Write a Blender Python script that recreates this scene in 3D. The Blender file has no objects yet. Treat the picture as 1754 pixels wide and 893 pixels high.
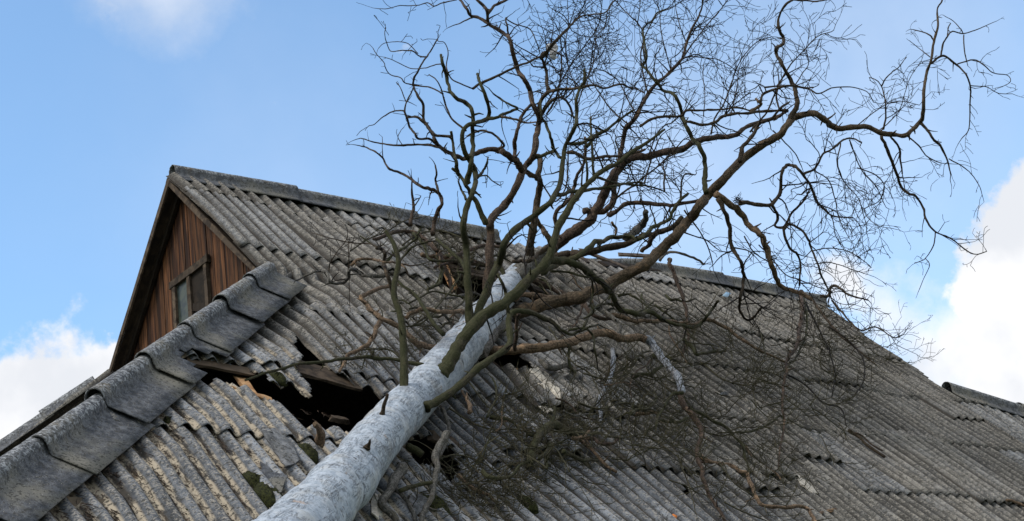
import bpy, math, random
import numpy as np
from mathutils import Vector, Matrix, noise as mnoise
random.seed(11); rng = np.random.default_rng(7)

# ------------------------------------------------------------------ camera
sc = bpy.context.scene
col = sc.collection
FPX, CX, CY = 2716.98, 877.0, 446.5            # focal length / centre in photo pixels (1754 wide)
M = np.array([[0.76602485, 0.1446526, 0.62632384],
              [-0.62783149, 0.37748104, 0.68068766],
              [-0.13796213, -0.91464949, 0.37997731]])   # columns: right, down, forward
CAMP = np.array([0.0, 0.0, 1.6])
camd = bpy.data.cameras.new('camera'); cam = bpy.data.objects.new('camera', camd); col.objects.link(cam)
camd.sensor_width = 36; camd.lens = FPX / 1754 * 36; camd.clip_end = 4000; camd.clip_start = 0.1
R3 = Matrix([[M[0][0], -M[0][1], -M[0][2]], [M[1][0], -M[1][1], -M[1][2]], [M[2][0], -M[2][1], -M[2][2]]])
cam.matrix_world = Matrix.Translation(Vector(CAMP)) @ R3.to_4x4()
sc.camera = cam

# ------------------------------------------------------------------ light
SUN_EL, SUN_AZ = math.radians(50), math.radians(-82)    # azimuth measured from +Y (north) towards +X: behind the roof
SUN_W, SUN_ANG, SKY_S, EXPO = 1.5, 18, 0.15, 0.84
sc.view_settings.view_transform = 'Standard'; sc.view_settings.look = 'None'
sc.view_settings.exposure = EXPO; sc.view_settings.gamma = 1; sc.view_settings.use_curve_mapping = False
sd = bpy.data.lights.new('sun', 'SUN'); sd.energy = SUN_W; sd.angle = math.radians(SUN_ANG); sd.color = (1, .94, .86)
so = bpy.data.objects.new('sun', sd); col.objects.link(so)
sdir = Vector((math.sin(SUN_AZ) * math.cos(SUN_EL), math.cos(SUN_AZ) * math.cos(SUN_EL), math.sin(SUN_EL)))
so.rotation_euler = sdir.to_track_quat('Z', 'Y').to_euler(); so.location = (0, 0, 30)

def ray(u, v):
    return M @ np.array([(u - CX) / FPX, (v - CY) / FPX, 1.0])

world = bpy.data.worlds.new('World'); sc.world = world; world.use_nodes = True
nt = world.node_tree; nt.nodes.clear()
def N(tree, typ, **kw):
    n = tree.nodes.new(typ)
    for k, v in kw.items():
        if hasattr(n, k): setattr(n, k, v)
        else: n.inputs[k].default_value = v
    return n
def mathn(tree, op, a, b=None, c=None, clamp=False):
    n = tree.nodes.new('ShaderNodeMath'); n.operation = op; n.use_clamp = clamp
    for i, x in enumerate((a, b, c)):
        if x is None: continue
        if isinstance(x, (int, float)): n.inputs[i].default_value = x
        else: tree.links.new(x, n.inputs[i])
    return n.outputs[0]
def vmath(tree, op, a, b=None):
    n = tree.nodes.new('ShaderNodeVectorMath'); n.operation = op
    for i, x in enumerate((a, b)):
        if x is None: continue
        if isinstance(x, (tuple, list, np.ndarray)): n.inputs[i].default_value = tuple(float(q) for q in x)
        elif isinstance(x, (int, float)): n.inputs['Scale'].default_value = x
        else: tree.links.new(x, n.inputs[i])
    return n
def maprange(tree, x, a, b, c=0.0, d=1.0, smooth=True):
    n = tree.nodes.new('ShaderNodeMapRange'); n.interpolation_type = 'SMOOTHSTEP' if smooth else 'LINEAR'
    tree.links.new(x, n.inputs[0])
    for i, v in enumerate((a, b, c, d)): n.inputs[i + 1].default_value = v
    return n.outputs[0]
def mixc(tree, f, a, b, mode='MIX'):
    n = tree.nodes.new('ShaderNodeMix'); n.data_type = 'RGBA'; n.blend_type = mode
    for s, x in ((0, f), (6, a), (7, b)):
        if isinstance(x, (int, float)): n.inputs[s].default_value = x
        elif isinstance(x, tuple): n.inputs[s].default_value = (*x, 1)
        else: tree.links.new(x, n.inputs[s])
    return n.outputs[2]

sky = N(nt, 'ShaderNodeTexSky', sky_type='NISHITA', sun_disc=False, sun_elevation=SUN_EL, sun_rotation=SUN_AZ,
        air_density=1.0, dust_density=0.5, ozone_density=1.35)
tc = N(nt, 'ShaderNodeTexCoord')
D = tc.outputs['Generated']
Dn = vmath(nt, 'NORMALIZE', D).outputs[0]
nz1 = N(nt, 'ShaderNodeTexNoise'); nz1.inputs['Scale'].default_value = 9; nz1.inputs['Detail'].default_value = 7; nz1.inputs['Roughness'].default_value = .6
nt.links.new(Dn, nz1.inputs['Vector'])
dis = vmath(nt, 'SCALE', vmath(nt, 'SUBTRACT', nz1.outputs['Color'], (.5, .5, .5)).outputs[0], 0.11); 
dis.inputs['Scale'].default_value = 0.13
P = vmath(nt, 'ADD', Dn, dis.outputs[0]).outputs[0]
def blob(u, v, rpx, soft, strength=1.0):
    c = ray(u, v); c = c / np.linalg.norm(c)
    l = vmath(nt, 'DISTANCE', P, c).outputs['Value']
    return mathn(nt, 'MULTIPLY', maprange(nt, l, rpx / FPX, rpx * soft / FPX), strength)
cl = None
# cloud banks: direction (by photo pixel), angular radius, softness (0 soft .. 1 hard), density
for b in [(70, 715, 165, .78, 1), (175, 640, 70, .7, 1), (-130, 760, 240, .7, 1), (150, 690, 90, .3, .9), (-20, 900, 260, .6, 1),
          (1835, 460, 215, .85, 1), (1740, 620, 150, .5, 1), (1960, 650, 330, .7, 1), (1735, 455, 95, .6, 1), (1785, 345, 75, .7, 1), (1640, 600, 150, .3, .95), (1570, 570, 120, 0, .85), (1530, 530, 120, .1, .8), (1460, 485, 85, .2, .95), (1640, 430, 110, 0, .25),
          (200, 20, 75, 0, .5), (260, -60, 190, .0, .55), (690, 42, 16, .0, .3), (490, 135, 22, 0, .12), (900, 40, 400, 0, .06), (1500, 200, 600, 0, .26), (1250, 330, 600, 0, .26),(500, 330, 500, 0, .12)]:
    m = blob(b[0], b[1], b[2], b[3], b[4])
    cl = m if cl is None else mathn(nt, 'MAXIMUM', cl, m)
# broken cloud over the rest of the sky, unseen, added to soften the light
nz2 = N(nt, 'ShaderNodeTexNoise'); nz2.inputs['Scale'].default_value = 2.2; nz2.inputs['Detail'].default_value = 6; nz2.inputs['Roughness'].default_value = .55
nt.links.new(Dn, nz2.inputs['Vector'])
fwd = ray(877, 300); fwd = fwd / np.linalg.norm(fwd)
dist0 = vmath(nt, 'DISTANCE', Dn, fwd).outputs['Value']
far = maprange(nt, dist0, .55, .95)
cl2 = mathn(nt, 'MULTIPLY', maprange(nt, nz2.outputs['Fac'], .36, .52), far)
cl = mathn(nt, 'MAXIMUM', cl, cl2)
nz3 = N(nt, 'ShaderNodeTexNoise'); nz3.inputs['Scale'].default_value = 14; nz3.inputs['Detail'].default_value = 5
nt.links.new(Dn, nz3.inputs['Vector'])
ccol = mixc(nt, maprange(nt, nz3.outputs['Fac'], .35, .65), (3.1, 3.2, 3.4), (4.0, 4.0, 4.05))
tint = mixc(nt, 1.0, sky.outputs[0], (.90, 1.02, 1.02), 'MULTIPLY')
bgc = mixc(nt, cl, tint, ccol)
bg = N(nt, 'ShaderNodeBackground'); bg.inputs['Strength'].default_value = SKY_S
out = N(nt, 'ShaderNodeOutputWorld')
nt.links.new(bgc, bg.inputs['Color']); nt.links.new(bg.outputs[0], out.inputs[0])

# ------------------------------------------------------------------ materials
def new_mat(name, rough=.9, spec=.25):
    m = bpy.data.materials.new(name); m.use_nodes = True
    t = m.node_tree; b = t.nodes['Principled BSDF']; b.inputs['Roughness'].default_value = rough
    b.inputs['Specular IOR Level'].default_value = spec
    return m, t, b
def tex_noise(t, vec, scale, detail=5, rough=.6, dist=0):
    n = t.nodes.new('ShaderNodeTexNoise'); n.inputs['Scale'].default_value = scale; n.inputs['Detail'].default_value = detail
    n.inputs['Roughness'].default_value = rough; n.inputs['Distortion'].default_value = dist
    if vec is not None: t.links.new(vec, n.inputs['Vector'])
    return n.outputs['Fac']
def tex_noise_col(t, vec, scale):
    n = t.nodes.new('ShaderNodeTexNoise'); n.inputs['Scale'].default_value = scale; n.inputs['Detail'].default_value = 3; t.links.new(vec, n.inputs['Vector']); return n.outputs['Color']
def tex_vor(t, vec, scale, feat='F1'):
    n = t.nodes.new('ShaderNodeTexVoronoi'); n.inputs['Scale'].default_value = scale; n.feature = feat
    t.links.new(vec, n.inputs['Vector']); return n.outputs['Distance']
def mapping(t, vec, sc_):
    n = t.nodes.new('ShaderNodeMapping'); n.inputs['Scale'].default_value = sc_; t.links.new(vec, n.inputs[0]); return n.outputs[0]
def bump(t, b, h, strength=.4, dist=.01):
    n = t.nodes.new('ShaderNodeBump'); n.inputs['Strength'].default_value = strength; n.inputs['Distance'].default_value = dist
    t.links.new(h, n.inputs['Height']); t.links.new(n.outputs[0], b.inputs['Normal'])
def attr(t, name):
    n = t.nodes.new('ShaderNodeAttribute'); n.attribute_name = name; return n.outputs['Fac']
def objco(t): return t.nodes.new('ShaderNodeTexCoord').outputs['Object']

def cement_mat(name, cap=False):
    m, t, b = new_mat(name, .93, .2)
    o = objco(t)
    if not cap:
        wv, rnd, blue, st = attr(t, 'wv'), attr(t, 'rnd'), attr(t, 'blue'), attr(t, 'st')
        cmb = t.nodes.new('ShaderNodeCombineXYZ'); t.links.new(attr(t, 's'), cmb.inputs[0]); t.links.new(st, cmb.inputs[1]); t.links.new(mathn(t, 'MULTIPLY', rnd, 9), cmb.inputs[2])
        co = cmb.outputs[0]
    else:
        co = o; rnd = tex_noise(t, o, .8, 2)
    n_big = tex_noise(t, co, 1.6, 4, .6)
    n_mid = tex_noise(t, co, 17, 6, .75)
    n_fine = tex_noise(t, co, 48, 5, .7)
    v = tex_noise(t, co, 95, 3, .6)
    if not cap:
        base = mixc(t, maprange(t, n_mid, .30, .68), (.046, .045, .043), (.215, .206, .186))
        bluec = mixc(t, maprange(t, n_mid, .36, .64), (.085, .097, .115), (.235, .255, .285))
        base = mixc(t, mathn(t, 'MULTIPLY', maprange(t, n_big, .42, .6), .22), base, bluec)
        base = mixc(t, blue, base, bluec)
        # per sheet tone
        tone = maprange(t, rnd, 0, 1, .62, 1.18, False)
        base = mixc(t, 1.0, base, tone_rgb(t, tone), 'MULTIPLY')
        stk = tex_noise(t, mapping(t, co, (7, .5, 1)), 1, 4, .6)
        base = mixc(t, 1.0, base, tone_rgb(t, maprange(t, stk, .36, .64, .52, 1.32, False)), 'MULTIPLY')
        # valley dirt with shade painted in, pale worn crests lightened for wave contrast
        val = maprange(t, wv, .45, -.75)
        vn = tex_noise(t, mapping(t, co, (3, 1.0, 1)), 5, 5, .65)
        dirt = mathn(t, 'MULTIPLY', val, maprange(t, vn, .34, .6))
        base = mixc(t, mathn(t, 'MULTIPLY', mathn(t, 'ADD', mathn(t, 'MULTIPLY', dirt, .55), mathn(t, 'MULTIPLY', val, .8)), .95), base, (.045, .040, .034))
        # cream bare valleys in the lower left corner
        cn = mathn(t, 'MULTIPLY', maprange(t, tex_noise(t, mapping(t, co, (5, 1, 1)), 2.4, 5, .6), .43, .53), maprange(t, wv, .25, -.35))
        base = mixc(t, mathn(t, 'MULTIPLY', cn, mathn(t, 'MULTIPLY', maprange(t, attr(t, 's'), .4, -1.0), mathn(t, 'MULTIPLY', blue, .8))), base, (.44, .38, .29))
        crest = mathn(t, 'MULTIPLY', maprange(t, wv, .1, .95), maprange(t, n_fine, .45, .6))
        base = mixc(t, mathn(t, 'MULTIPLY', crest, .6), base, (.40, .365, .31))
        # fallen needles lying in valleys
        dn = mathn(t, 'MULTIPLY', maprange(t, tex_noise(t, mapping(t, co, (2, 1, 1)), 7, 6, .75), .55, .62), mathn(t, 'MULTIPLY', maprange(t, wv, 0, -.7), mathn(t, 'ADD', mathn(t, 'MULTIPLY', blue, .6), .3)))
        base = mixc(t, dn, base, (.075, .052, .036))
    else:
        base = mixc(t, maprange(t, n_mid, .38, .62), (.038, .042, .05), (.13, .138, .152))
        base = mixc(t, maprange(t, n_big, .45, .65), base, (.15, .145, .125))
        cr = attr(t, 'roll')
        base = mixc(t, mathn(t, 'MULTIPLY', maprange(t, tex_noise(t, o, 3, 4, .7), .56, .64), mathn(t, 'MULTIPLY', cr, .35)), base, (.16, .11, .04))
        base = mixc(t, mathn(t, 'MULTIPLY', cr, maprange(t, tex_noise(t, co, 26, 6, .75), .46, .6)), base, (.30, .315, .33))
    # dark lichen speckle and pale lichen spots
    sp = maprange(t, tex_noise(t, co, 34, 4, .62), .53, .60)
    base = mixc(t, mathn(t, 'MULTIPLY', sp, .8), base, (.032, .031, .027))
    wp = maprange(t, v, .64, .70)
    base = mixc(t, mathn(t, 'MULTIPLY', wp, .7), base, (.46, .44, .38))
    t.links.new(base, b.inputs['Base Color'])
    bump(t, b, mathn(t, 'ADD', n_fine, mathn(t, 'MULTIPLY', n_mid, .6)), .5, .004)
    return m
def tone_rgb(t, x):
    n = t.nodes.new('ShaderNodeCombineColor')
    for i in range(3): t.links.new(x, n.inputs[i])
    return n.outputs[0]

def bark_mat(name, c0, c1, c2, moss=0.0, mossc=(.034, .042, .013)):
    m, t, b = new_mat(name, .9, .2)
    o = objco(t)
    n1 = tex_noise(t, o, 6, 5, .65); n2 = tex_noise(t, o, 38, 5, .7)
    base = mixc(t, maprange(t, n2, .35, .65), c0, c1)
    base = mixc(t, maprange(t, n1, .55, .68), base, c2)
    uvn = t.nodes.new('ShaderNodeUVMap').outputs[0]
    stk = tex_noise(t, mapping(t, uvn, (26, 5, 1)), 1, 6, .75, .5)
    base = mixc(t, 1.0, base, tone_rgb(t, maprange(t, stk, .36, .64, .45, 1.6, False)), 'MULTIPLY')
    if moss > 0:
        g = t.nodes.new('ShaderNodeNewGeometry'); s = t.nodes.new('ShaderNodeSeparateXYZ'); t.links.new(g.outputs['Normal'], s.inputs[0])
        mm = mathn(t, 'MULTIPLY', maprange(t, mathn(t, 'SUBTRACT', mathn(t, 'MULTIPLY', tex_noise(t, o, 4, 4, .6), 1.6), mathn(t, 'MULTIPLY', s.outputs[0], .3)), .55, .95), moss)
        base = mixc(t, mm, base, mossc)
    t.links.new(base, b.inputs['Base Color'])
    bump(t, b, mathn(t, 'ADD', n2, mathn(t, 'MULTIPLY', stk, 1.5)), .9, .014)
    return m
MAT = {}
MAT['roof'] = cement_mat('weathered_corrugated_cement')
MAT['cap'] = cement_mat('dark_cement_cap', True)
MAT['green'] = bark_mat('algae_bark', (.028, .026, .017), (.075, .066, .043), (.10, .082, .055), .55)
MAT['brown'] = bark_mat('dry_bark', (.026, .019, .015), (.075, .054, .039), (.10, .07, .047), .12)
MAT['red'] = bark_mat('reddish_bark', (.03, .022, .018), (.095, .068, .05), (.16, .108, .07), .0)
MAT['lightbark'] = bark_mat('flaking_light_bark', (.04, .029, .021), (.13, .095, .066), (.19, .12, .072), .12)
MAT['tan'] = bark_mat('bare_tan_wood', (.07, .048, .032), (.22, .155, .105), (.30, .20, .12), .06)
MAT['grey'] = bark_mat('bare_grey_wood', (.05, .047, .043), (.17, .16, .148), (.11, .095, .075), .15)
MAT['white'] = bark_mat('bleached_wood', (.12, .13, .15), (.36, .385, .43), (.24, .22, .20), 0)
MAT['twig'] = bark_mat('twig_bark', (.035, .032, .022), (.105, .094, .062), (.14, .11, .07), .25)
MAT['twigdark'] = bark_mat('silhouette_twig_bark', (.009, .008, .007), (.024, .02, .017), (.03, .025, .019), .0)  # twig bark darkened to stand in for backlighting against the sky

def trunk_mat():
    m, t, b = new_mat('pale_peeled_trunk', .8, .3)
    uv = t.nodes.new('ShaderNodeUVMap').outputs[0]
    o = objco(t)
    n1 = tex_noise(t, o, 3.2, 5, .6); n2 = tex_noise(t, o, 14, 6, .7)
    base = mixc(t, maprange(t, n2, .35, .65), (.25, .295, .35), (.42, .47, .53))
    base = mixc(t, mathn(t, 'MULTIPLY', maprange(t, n1, .5, .7), .6), base, (.42, .42, .40))
    base = mixc(t, mathn(t, 'MULTIPLY', maprange(t, tex_noise(t, o, 2.6, 6, .7), .54, .62), .55), base, (.19, .20, .215))
    # bare warm patches
    base = mixc(t, mathn(t, 'MULTIPLY', maprange(t, tex_noise(t, o, 4.3, 4, .7), .62, .68), .7), base, (.36, .255, .18))
    # bark remnants: small dark flecks stretched around the stem
    wob = vmath(t, 'SCALE', vmath(t, 'SUBTRACT', tex_noise_col(t, o, 22), (.5, .5, .5)).outputs[0]); wob.inputs['Scale'].default_value = .06
    uvw = vmath(t, 'ADD', uv, wob.outputs[0]).outputs[0]
    v1 = tex_vor(t, mapping(t, uvw, (7, 10, 1)), 1); f1 = maprange(t, mathn(t, 'ADD', v1, mathn(t, 'MULTIPLY', n2, .25)), .30, .24)
    f2 = maprange(t, tex_noise(t, o, 2.0, 3, .5), .38, .6)
    base = mixc(t, mathn(t, 'MULTIPLY', f1, f2), base, (.04, .034, .03))
    f4 = maprange(t, mathn(t, 'ADD', tex_vor(t, mapping(t, uvw, (18, 30, 1)), 1), mathn(t, 'MULTIPLY', n1, .3)), .38, .30)
    base = mixc(t, mathn(t, 'MULTIPLY', f4, .7), base, (.09, .085, .08))
    # long drying cracks
    f3 = tex_noise(t, mapping(t, uv, (26, 2.2, 1)), 1, 6, .8, .9)
    ck = mathn(t, 'ABSOLUTE', mathn(t, 'SUBTRACT', f3, .5))
    ckm = mathn(t, 'MULTIPLY', maprange(t, ck, .011, .003), maprange(t, tex_noise(t, o, 5, 2), .42, .55))
    base = mixc(t, mathn(t, 'MULTIPLY', ckm, .75), base, (.06, .056, .055))
    # bands of old branch whorls
    t.links.new(base, b.inputs['Base Color'])
    h = mathn(t, 'SUBTRACT', mathn(t, 'ADD', mathn(t, 'MULTIPLY', n2, 1.1), mathn(t, 'MULTIPLY', f1, -.6)), ckm)
    bump(t, b, h, .9, .012)
    return m
MAT['trunk'] = trunk_mat()

def plank_mat(name, cols, vert_scale=(22, 22, .9)):
    m, t, b = new_mat(name, .85, .2)
    o = objco(t); rnd = attr(t, 'rnd')
    add = t.nodes.new('ShaderNodeVectorMath'); add.operation = 'ADD'
    cx = t.nodes.new('ShaderNodeCombineXYZ'); t.links.new(mathn(t, 'MULTIPLY', rnd, 37), cx.inputs[2])
    t.links.new(o, add.inputs[0]); t.links.new(cx.outputs[0], add.inputs[1])
    g = tex_noise(t, mapping(t, add.outputs[0], vert_scale), 1, 6, .7, .4)
    st = tex_noise(t, mapping(t, add.outputs[0], (vert_scale[0] * .35, vert_scale[1] * .35, vert_scale[2] * .5)), 1, 4, .6, .5)
    base = mixc(t, maprange(t, g, .36, .64), cols[0], cols[1])
    base = mixc(t, maprange(t, st, .48, .62), base, cols[2])
    base = mixc(t, 1.0, base, tone_rgb(t, maprange(t, rnd, 0, 1, .55, 1.35, False)), 'MULTIPLY')
    t.links.new(base, b.inputs['Base Color']); bump(t, b, g, .6, .006)
    return m
MAT['plank'] = plank_mat('stained_vertical_boards', [(.012, .007, .005), (.14, .060, .025), (.026, .011, .007)])
MAT['oldwood'] = plank_mat('weathered_grey_brown_board', [(.022, .016, .012), (.095, .07, .048), (.06, .045, .032)], (9, 9, 9))
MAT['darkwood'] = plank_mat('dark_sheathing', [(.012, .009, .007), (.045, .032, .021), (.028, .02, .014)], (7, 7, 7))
MAT['freshwood'] = plank_mat('freshly_broken_wood', [(.22, .11, .05), (.50, .31, .16), (.38, .22, .11)], (9, 9, 9))
def simple(name, c, c2=None, sc_=12, rough=.9, bmp=.4):
    m, t, b = new_mat(name, rough); o = objco(t); n = tex_noise(t, o, sc_, 6, .65)
    t.links.new(mixc(t, maprange(t, n, .38, .62), c, c2 or tuple(x * 1.6 for x in c)), b.inputs['Base Color'])
    if bmp: bump(t, b, n, bmp, .01)
    return m
MAT['attic'] = simple('attic_dark', (.02, .017, .014), (.035, .03, .025))  # attic darkness put into a near-black colour
MAT['moss'] = simple('moss', (.008, .010, .003), (.035, .038, .010), 60, 1, 1)
MAT['shard'] = simple('fresh_cement_break', (.34, .31, .26), (.55, .51, .44), 20)
MAT['leaf'] = simple('orange_leaf', (.55, .15, .03), (.65, .22, .05), 30)
MAT['ground'] = simple('meadow_soil', (.035, .055, .018), (.08, .10, .035), .8, 1)
MAT['wall'] = simple('log_wall', (.10, .08, .06), (.2, .16, .12), 4)
MAT['rag'] = simple('pale_plastic_scrap', (.30, .31, .33), (.6, .61, .62), 30, .5)
m, t, b = new_mat('old_window_glass', .3, .25); b.inputs['Base Color'].default_value = (.045, .06, .06, 1)
n = tex_noise(t, objco(t), 9, 4); t.links.new(mixc(t, maprange(t, n, .4, .62), (.02, .03, .03), (.05, .062, .045)), b.inputs['Base Color']); MAT['glass'] = m
m, t, b = new_mat('blue_plastic_scrap', .4, .5); b.inputs['Base Color'].default_value = (.22, .34, .45, 1); MAT['scrap'] = m

# ------------------------------------------------------------------ roof frame
A = ray(284, 298) * 21.0 + CAMP            # left end of the ridge line
PH = math.radians(47)
DS = np.array([1.0, 0, 0]); DT = np.array([0, -math.cos(PH), -math.sin(PH)]); DN = np.array([0, -math.sin(PH), math.cos(PH)])
DTB = np.array([0, math.cos(PH), -math.sin(PH)]); DNB = np.array([0, math.sin(PH), math.cos(PH)])
def RP(s, t, h=0): return A + s * DS + t * DT + h * DN
def st_of(u, v, h=0):
    r = ray(u, v); k = ((A - CAMP) @ DN + h) / (r @ DN); p = CAMP + r * k - A
    return p[0], p @ DT
def at_plane(u, v, h=0):
    r = ray(u, v); k = ((A - CAMP) @ DN + h) / (r @ DN); return CAMP + r * k, k
def at_depth(u, v, k): return CAMP + ray(u, v) * k

# ------------------------------------------------------------------ object helpers
def tag(o, label=None, cat=None, group=None, kind=None):
    if label: o['label'] = label
    if cat: o['category'] = cat
    if group: o['group'] = group
    if kind: o['kind'] = kind
    return o
def empty(name, loc):
    o = bpy.data.objects.new(name, None); o.location = tuple(loc); o.empty_display_size = .3; col.objects.link(o); return o
def root_loc(p):
    l = np.zeros(3)
    while p is not None:
        l = l + np.array(p.location); p = p.parent
    return l
def mesh_obj(name, V, F, mat, parent=None, origin=None, smooth=True, attrs=None, solid=0, uv=None):
    V = np.asarray(V, float); pl = root_loc(parent)
    og = np.array(origin) if origin is not None else (pl if parent is not None else V.mean(0))
    me = bpy.data.meshes.new(name)
    V2 = V - og
    if isinstance(F, np.ndarray) and F.ndim == 2:
        me.vertices.add(len(V2)); me.vertices.foreach_set('co', V2.astype(np.float32).ravel())
        k = F.shape[1]; me.loops.add(F.size); me.loops.foreach_set('vertex_index', F.astype(np.int32).ravel())
        me.polygons.add(len(F)); me.polygons.foreach_set('loop_start', np.arange(0, F.size, k, dtype=np.int32))
        me.polygons.foreach_set('loop_total', np.full(len(F), k, dtype=np.int32)); me.update(calc_edges=True)
    else:
        me.from_pydata([tuple(v) for v in V2], [], [tuple(int(i) for i in f) for f in F]); me.update()
    me.validate()
    for an, av in (attrs or {}).items():
        a = me.attributes.new(an, 'FLOAT', 'POINT'); a.data.foreach_set('value', np.asarray(av, np.float32))
    if uv is not None:
        l = me.uv_layers.new(name='UVMap'); li = np.zeros(len(me.loops), np.int32); me.loops.foreach_get('vertex_index', li)
        l.data.foreach_set('uv', np.asarray(uv, np.float32)[li].ravel())
    me.polygons.foreach_set('use_smooth', np.full(len(me.polygons), smooth)); me.materials.append(mat)
    o = bpy.data.objects.new(name, me); col.objects.link(o)
    o.parent = parent; o.location = tuple(og - pl)
    if solid:
        md = o.modifiers.new('thickness', 'SOLIDIFY'); md.thickness = solid; md.offset = -1
    return o
def board(p0, p1, w, th, up, seg=6, rough=.003, jag=0, seed=0):
    """a sawn board from p0 to p1: width w across, thickness th along 'up'"""
    p0, p1, up = map(lambda q: np.array(q, float), (p0, p1, up)); d = p1 - p0; L = np.linalg.norm(d); d /= L
    side = np.cross(d, up); side /= np.linalg.norm(side); up = np.cross(side, d)
    r = np.random.default_rng(seed + int(L * 1000)); V = []; F = []
    for i in range(seg + 1):
        c = p0 + d * L * i / seg
        for a, b_ in ((-1, -1), (1, -1), (1, 1), (-1, 1)):
            e = r.normal(0, rough, 3)
            q = c + side * a * w / 2 + up * b_ * th / 2 + e
            if jag and i in (0, seg): q = q + d * r.uniform(-jag, jag)
            V.append(q)
        if i:
            for j in range(4):
                k = (i - 1) * 4; F.append((k + j, k + (j + 1) % 4, k + 4 + (j + 1) % 4, k + 4 + j))
    F.append((3, 2, 1, 0)); k = seg * 4; F.append((k, k + 1, k + 2, k + 3))
    return V, F
class Acc:
    def __init__(s): s.V = []; s.F = []; s.a = {}
    def add(s, V, F, **at):
        o = len(s.V); s.V += [tuple(v) for v in V]; s.F += [tuple(i + o for i in f) for f in F]
        for k, x in at.items():
            s.a.setdefault(k, []).extend([x] * len(V) if np.isscalar(x) else list(x))
    def build(s, name, mat, parent=None, **kw): return mesh_obj(name, s.V, s.F, mat, parent, attrs=s.a, **kw)

# ------------------------------------------------------------------ ground
gv = []; gf = []; n_ = 60
for i in range(n_ + 1):
    for j in range(n_ + 1):
        x = (i / n_ - .5) * 2; y = (j / n_ - .5) * 2
        x = math.copysign(abs(x) ** 2.2, x) * 1500; y = math.copysign(abs(y) ** 2.2, y) * 1500
        gv.append((x, y, .05 * mnoise.noise((x * .1, y * .1, 0)) - .06))
for i in range(n_):
    for j in range(n_):
        k = i * (n_ + 1) + j; gf.append((k, k + n_ + 1, k + n_ + 2, k + 1))
g = mesh_obj('ground', gv, gf, MAT['ground'], origin=(0, 0, 0)); tag(g, kind='structure')

# ------------------------------------------------------------------ house
EAVE = 9.1; HIPT = 3.03; HK = .914            # hip leaves the verge at t=3.03 and moves .914 m out per metre down
RL = 13.4                                      # ridge length
house = empty('house', (A[0] + 6, A[1], 0))
tag(house, 'old wooden house with a steep grey corrugated cement roof broken open by the fallen tree', 'house')

# holes in the front slope, traced where they are
H1 = [(303, 613), (310, 624), (340, 646), (361, 654), (371, 650), (383, 663), (391, 650), (412, 671), (429, 671), (450, 684), (474, 700), (493, 714), (518, 735),
      (545, 742), (590, 745), (640, 760), (700, 735), (720, 700), (690, 678), (668, 672), (655, 676), (642, 665), (624, 661), (603, 655), (580, 652), (560, 648), (535, 645), (520, 640), (512, 648), (533, 672), (531, 681),
      (518, 672), (508, 662), (493, 659), (476, 664), (463, 658), (450, 643), (434, 634), (421, 622), (408, 620), (370, 615), (331, 611)]
H2 = [(503, 577), (520, 586), (537, 600), (548, 614), (530, 611), (515, 605), (508, 592)]
H3 = [(752, 480), (772, 440), (836, 450), (885, 468), (890, 515), (840, 522), (795, 508)]
H3b = [(905, 500), (915, 485), (944, 498), (948, 510), (925, 512)]
H4 = [(810, 615), (828, 602), (891, 604), (900, 622), (912, 640), (922, 652), (905, 655), (878, 640), (850, 628)]
H5 = [(1169, 838), (1176, 838), (1177, 848), (1171, 846)]
H6 = [(1180, 888), (1182, 884), (1184, 890)]
H7 = [(690, 752), (740, 742), (775, 765), (790, 800), (770, 830), (735, 800), (715, 790)]
H8 = [(503, 577), (520, 586), (537, 600), (552, 616), (572, 634), (590, 645), (606, 656), (580, 653), (540, 648), (520, 643), (507, 630), (516, 613), (508, 592)]
holes = [np.array([st_of(*p) for p in H]) for H in (H1, H8, H3, H3b, H4, H5, H7)]
def inpoly(x, y, P):
    c = np.zeros(x.shape, bool); n = len(P); j = n - 1
    for i in range(n):
        xi, yi = P[i]; xj, yj = P[j]
        cond = ((yi > y) != (yj > y)) & (x < (xj - xi) * (y - yi) / (yj - yi + 1e-12) + xi)
        c ^= cond; j = i
    return c
def vnoise(x, y, sc_, seed=0.0):
    return np.array([mnoise.noise((a * sc_ + seed, b_ * sc_, seed * 1.7)) for a, b_ in zip(x.ravel(), y.ravel())]).reshape(x.shape)
def sag(s, t):
    base = .035 * np.sin(s * .9 + 1) * np.sin(t * .7) + .02 * np.sin(s * 2.1 + t * 1.3)
    dent = -.10 * np.exp(-((s - 1.1) ** 2 + (t - 6.1) ** 2) / 1.2) - .12 * np.exp(-((s - 4.6) ** 2 + (t - 2.0) ** 2) / 1.6)
    return base + dent
PITCH = .212; AMP = .037; SW = 6 * PITCH
def axis_s(t): return np.where(t > HIPT, .20 - HK * (t - HIPT), -.01)
def right_ok(s, t):
    vt = 3.75 + .30 * (s - 12.9)
    return (s < 13.38 - .12 * np.clip(t, 0, 4)) | ((t > vt))
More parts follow.
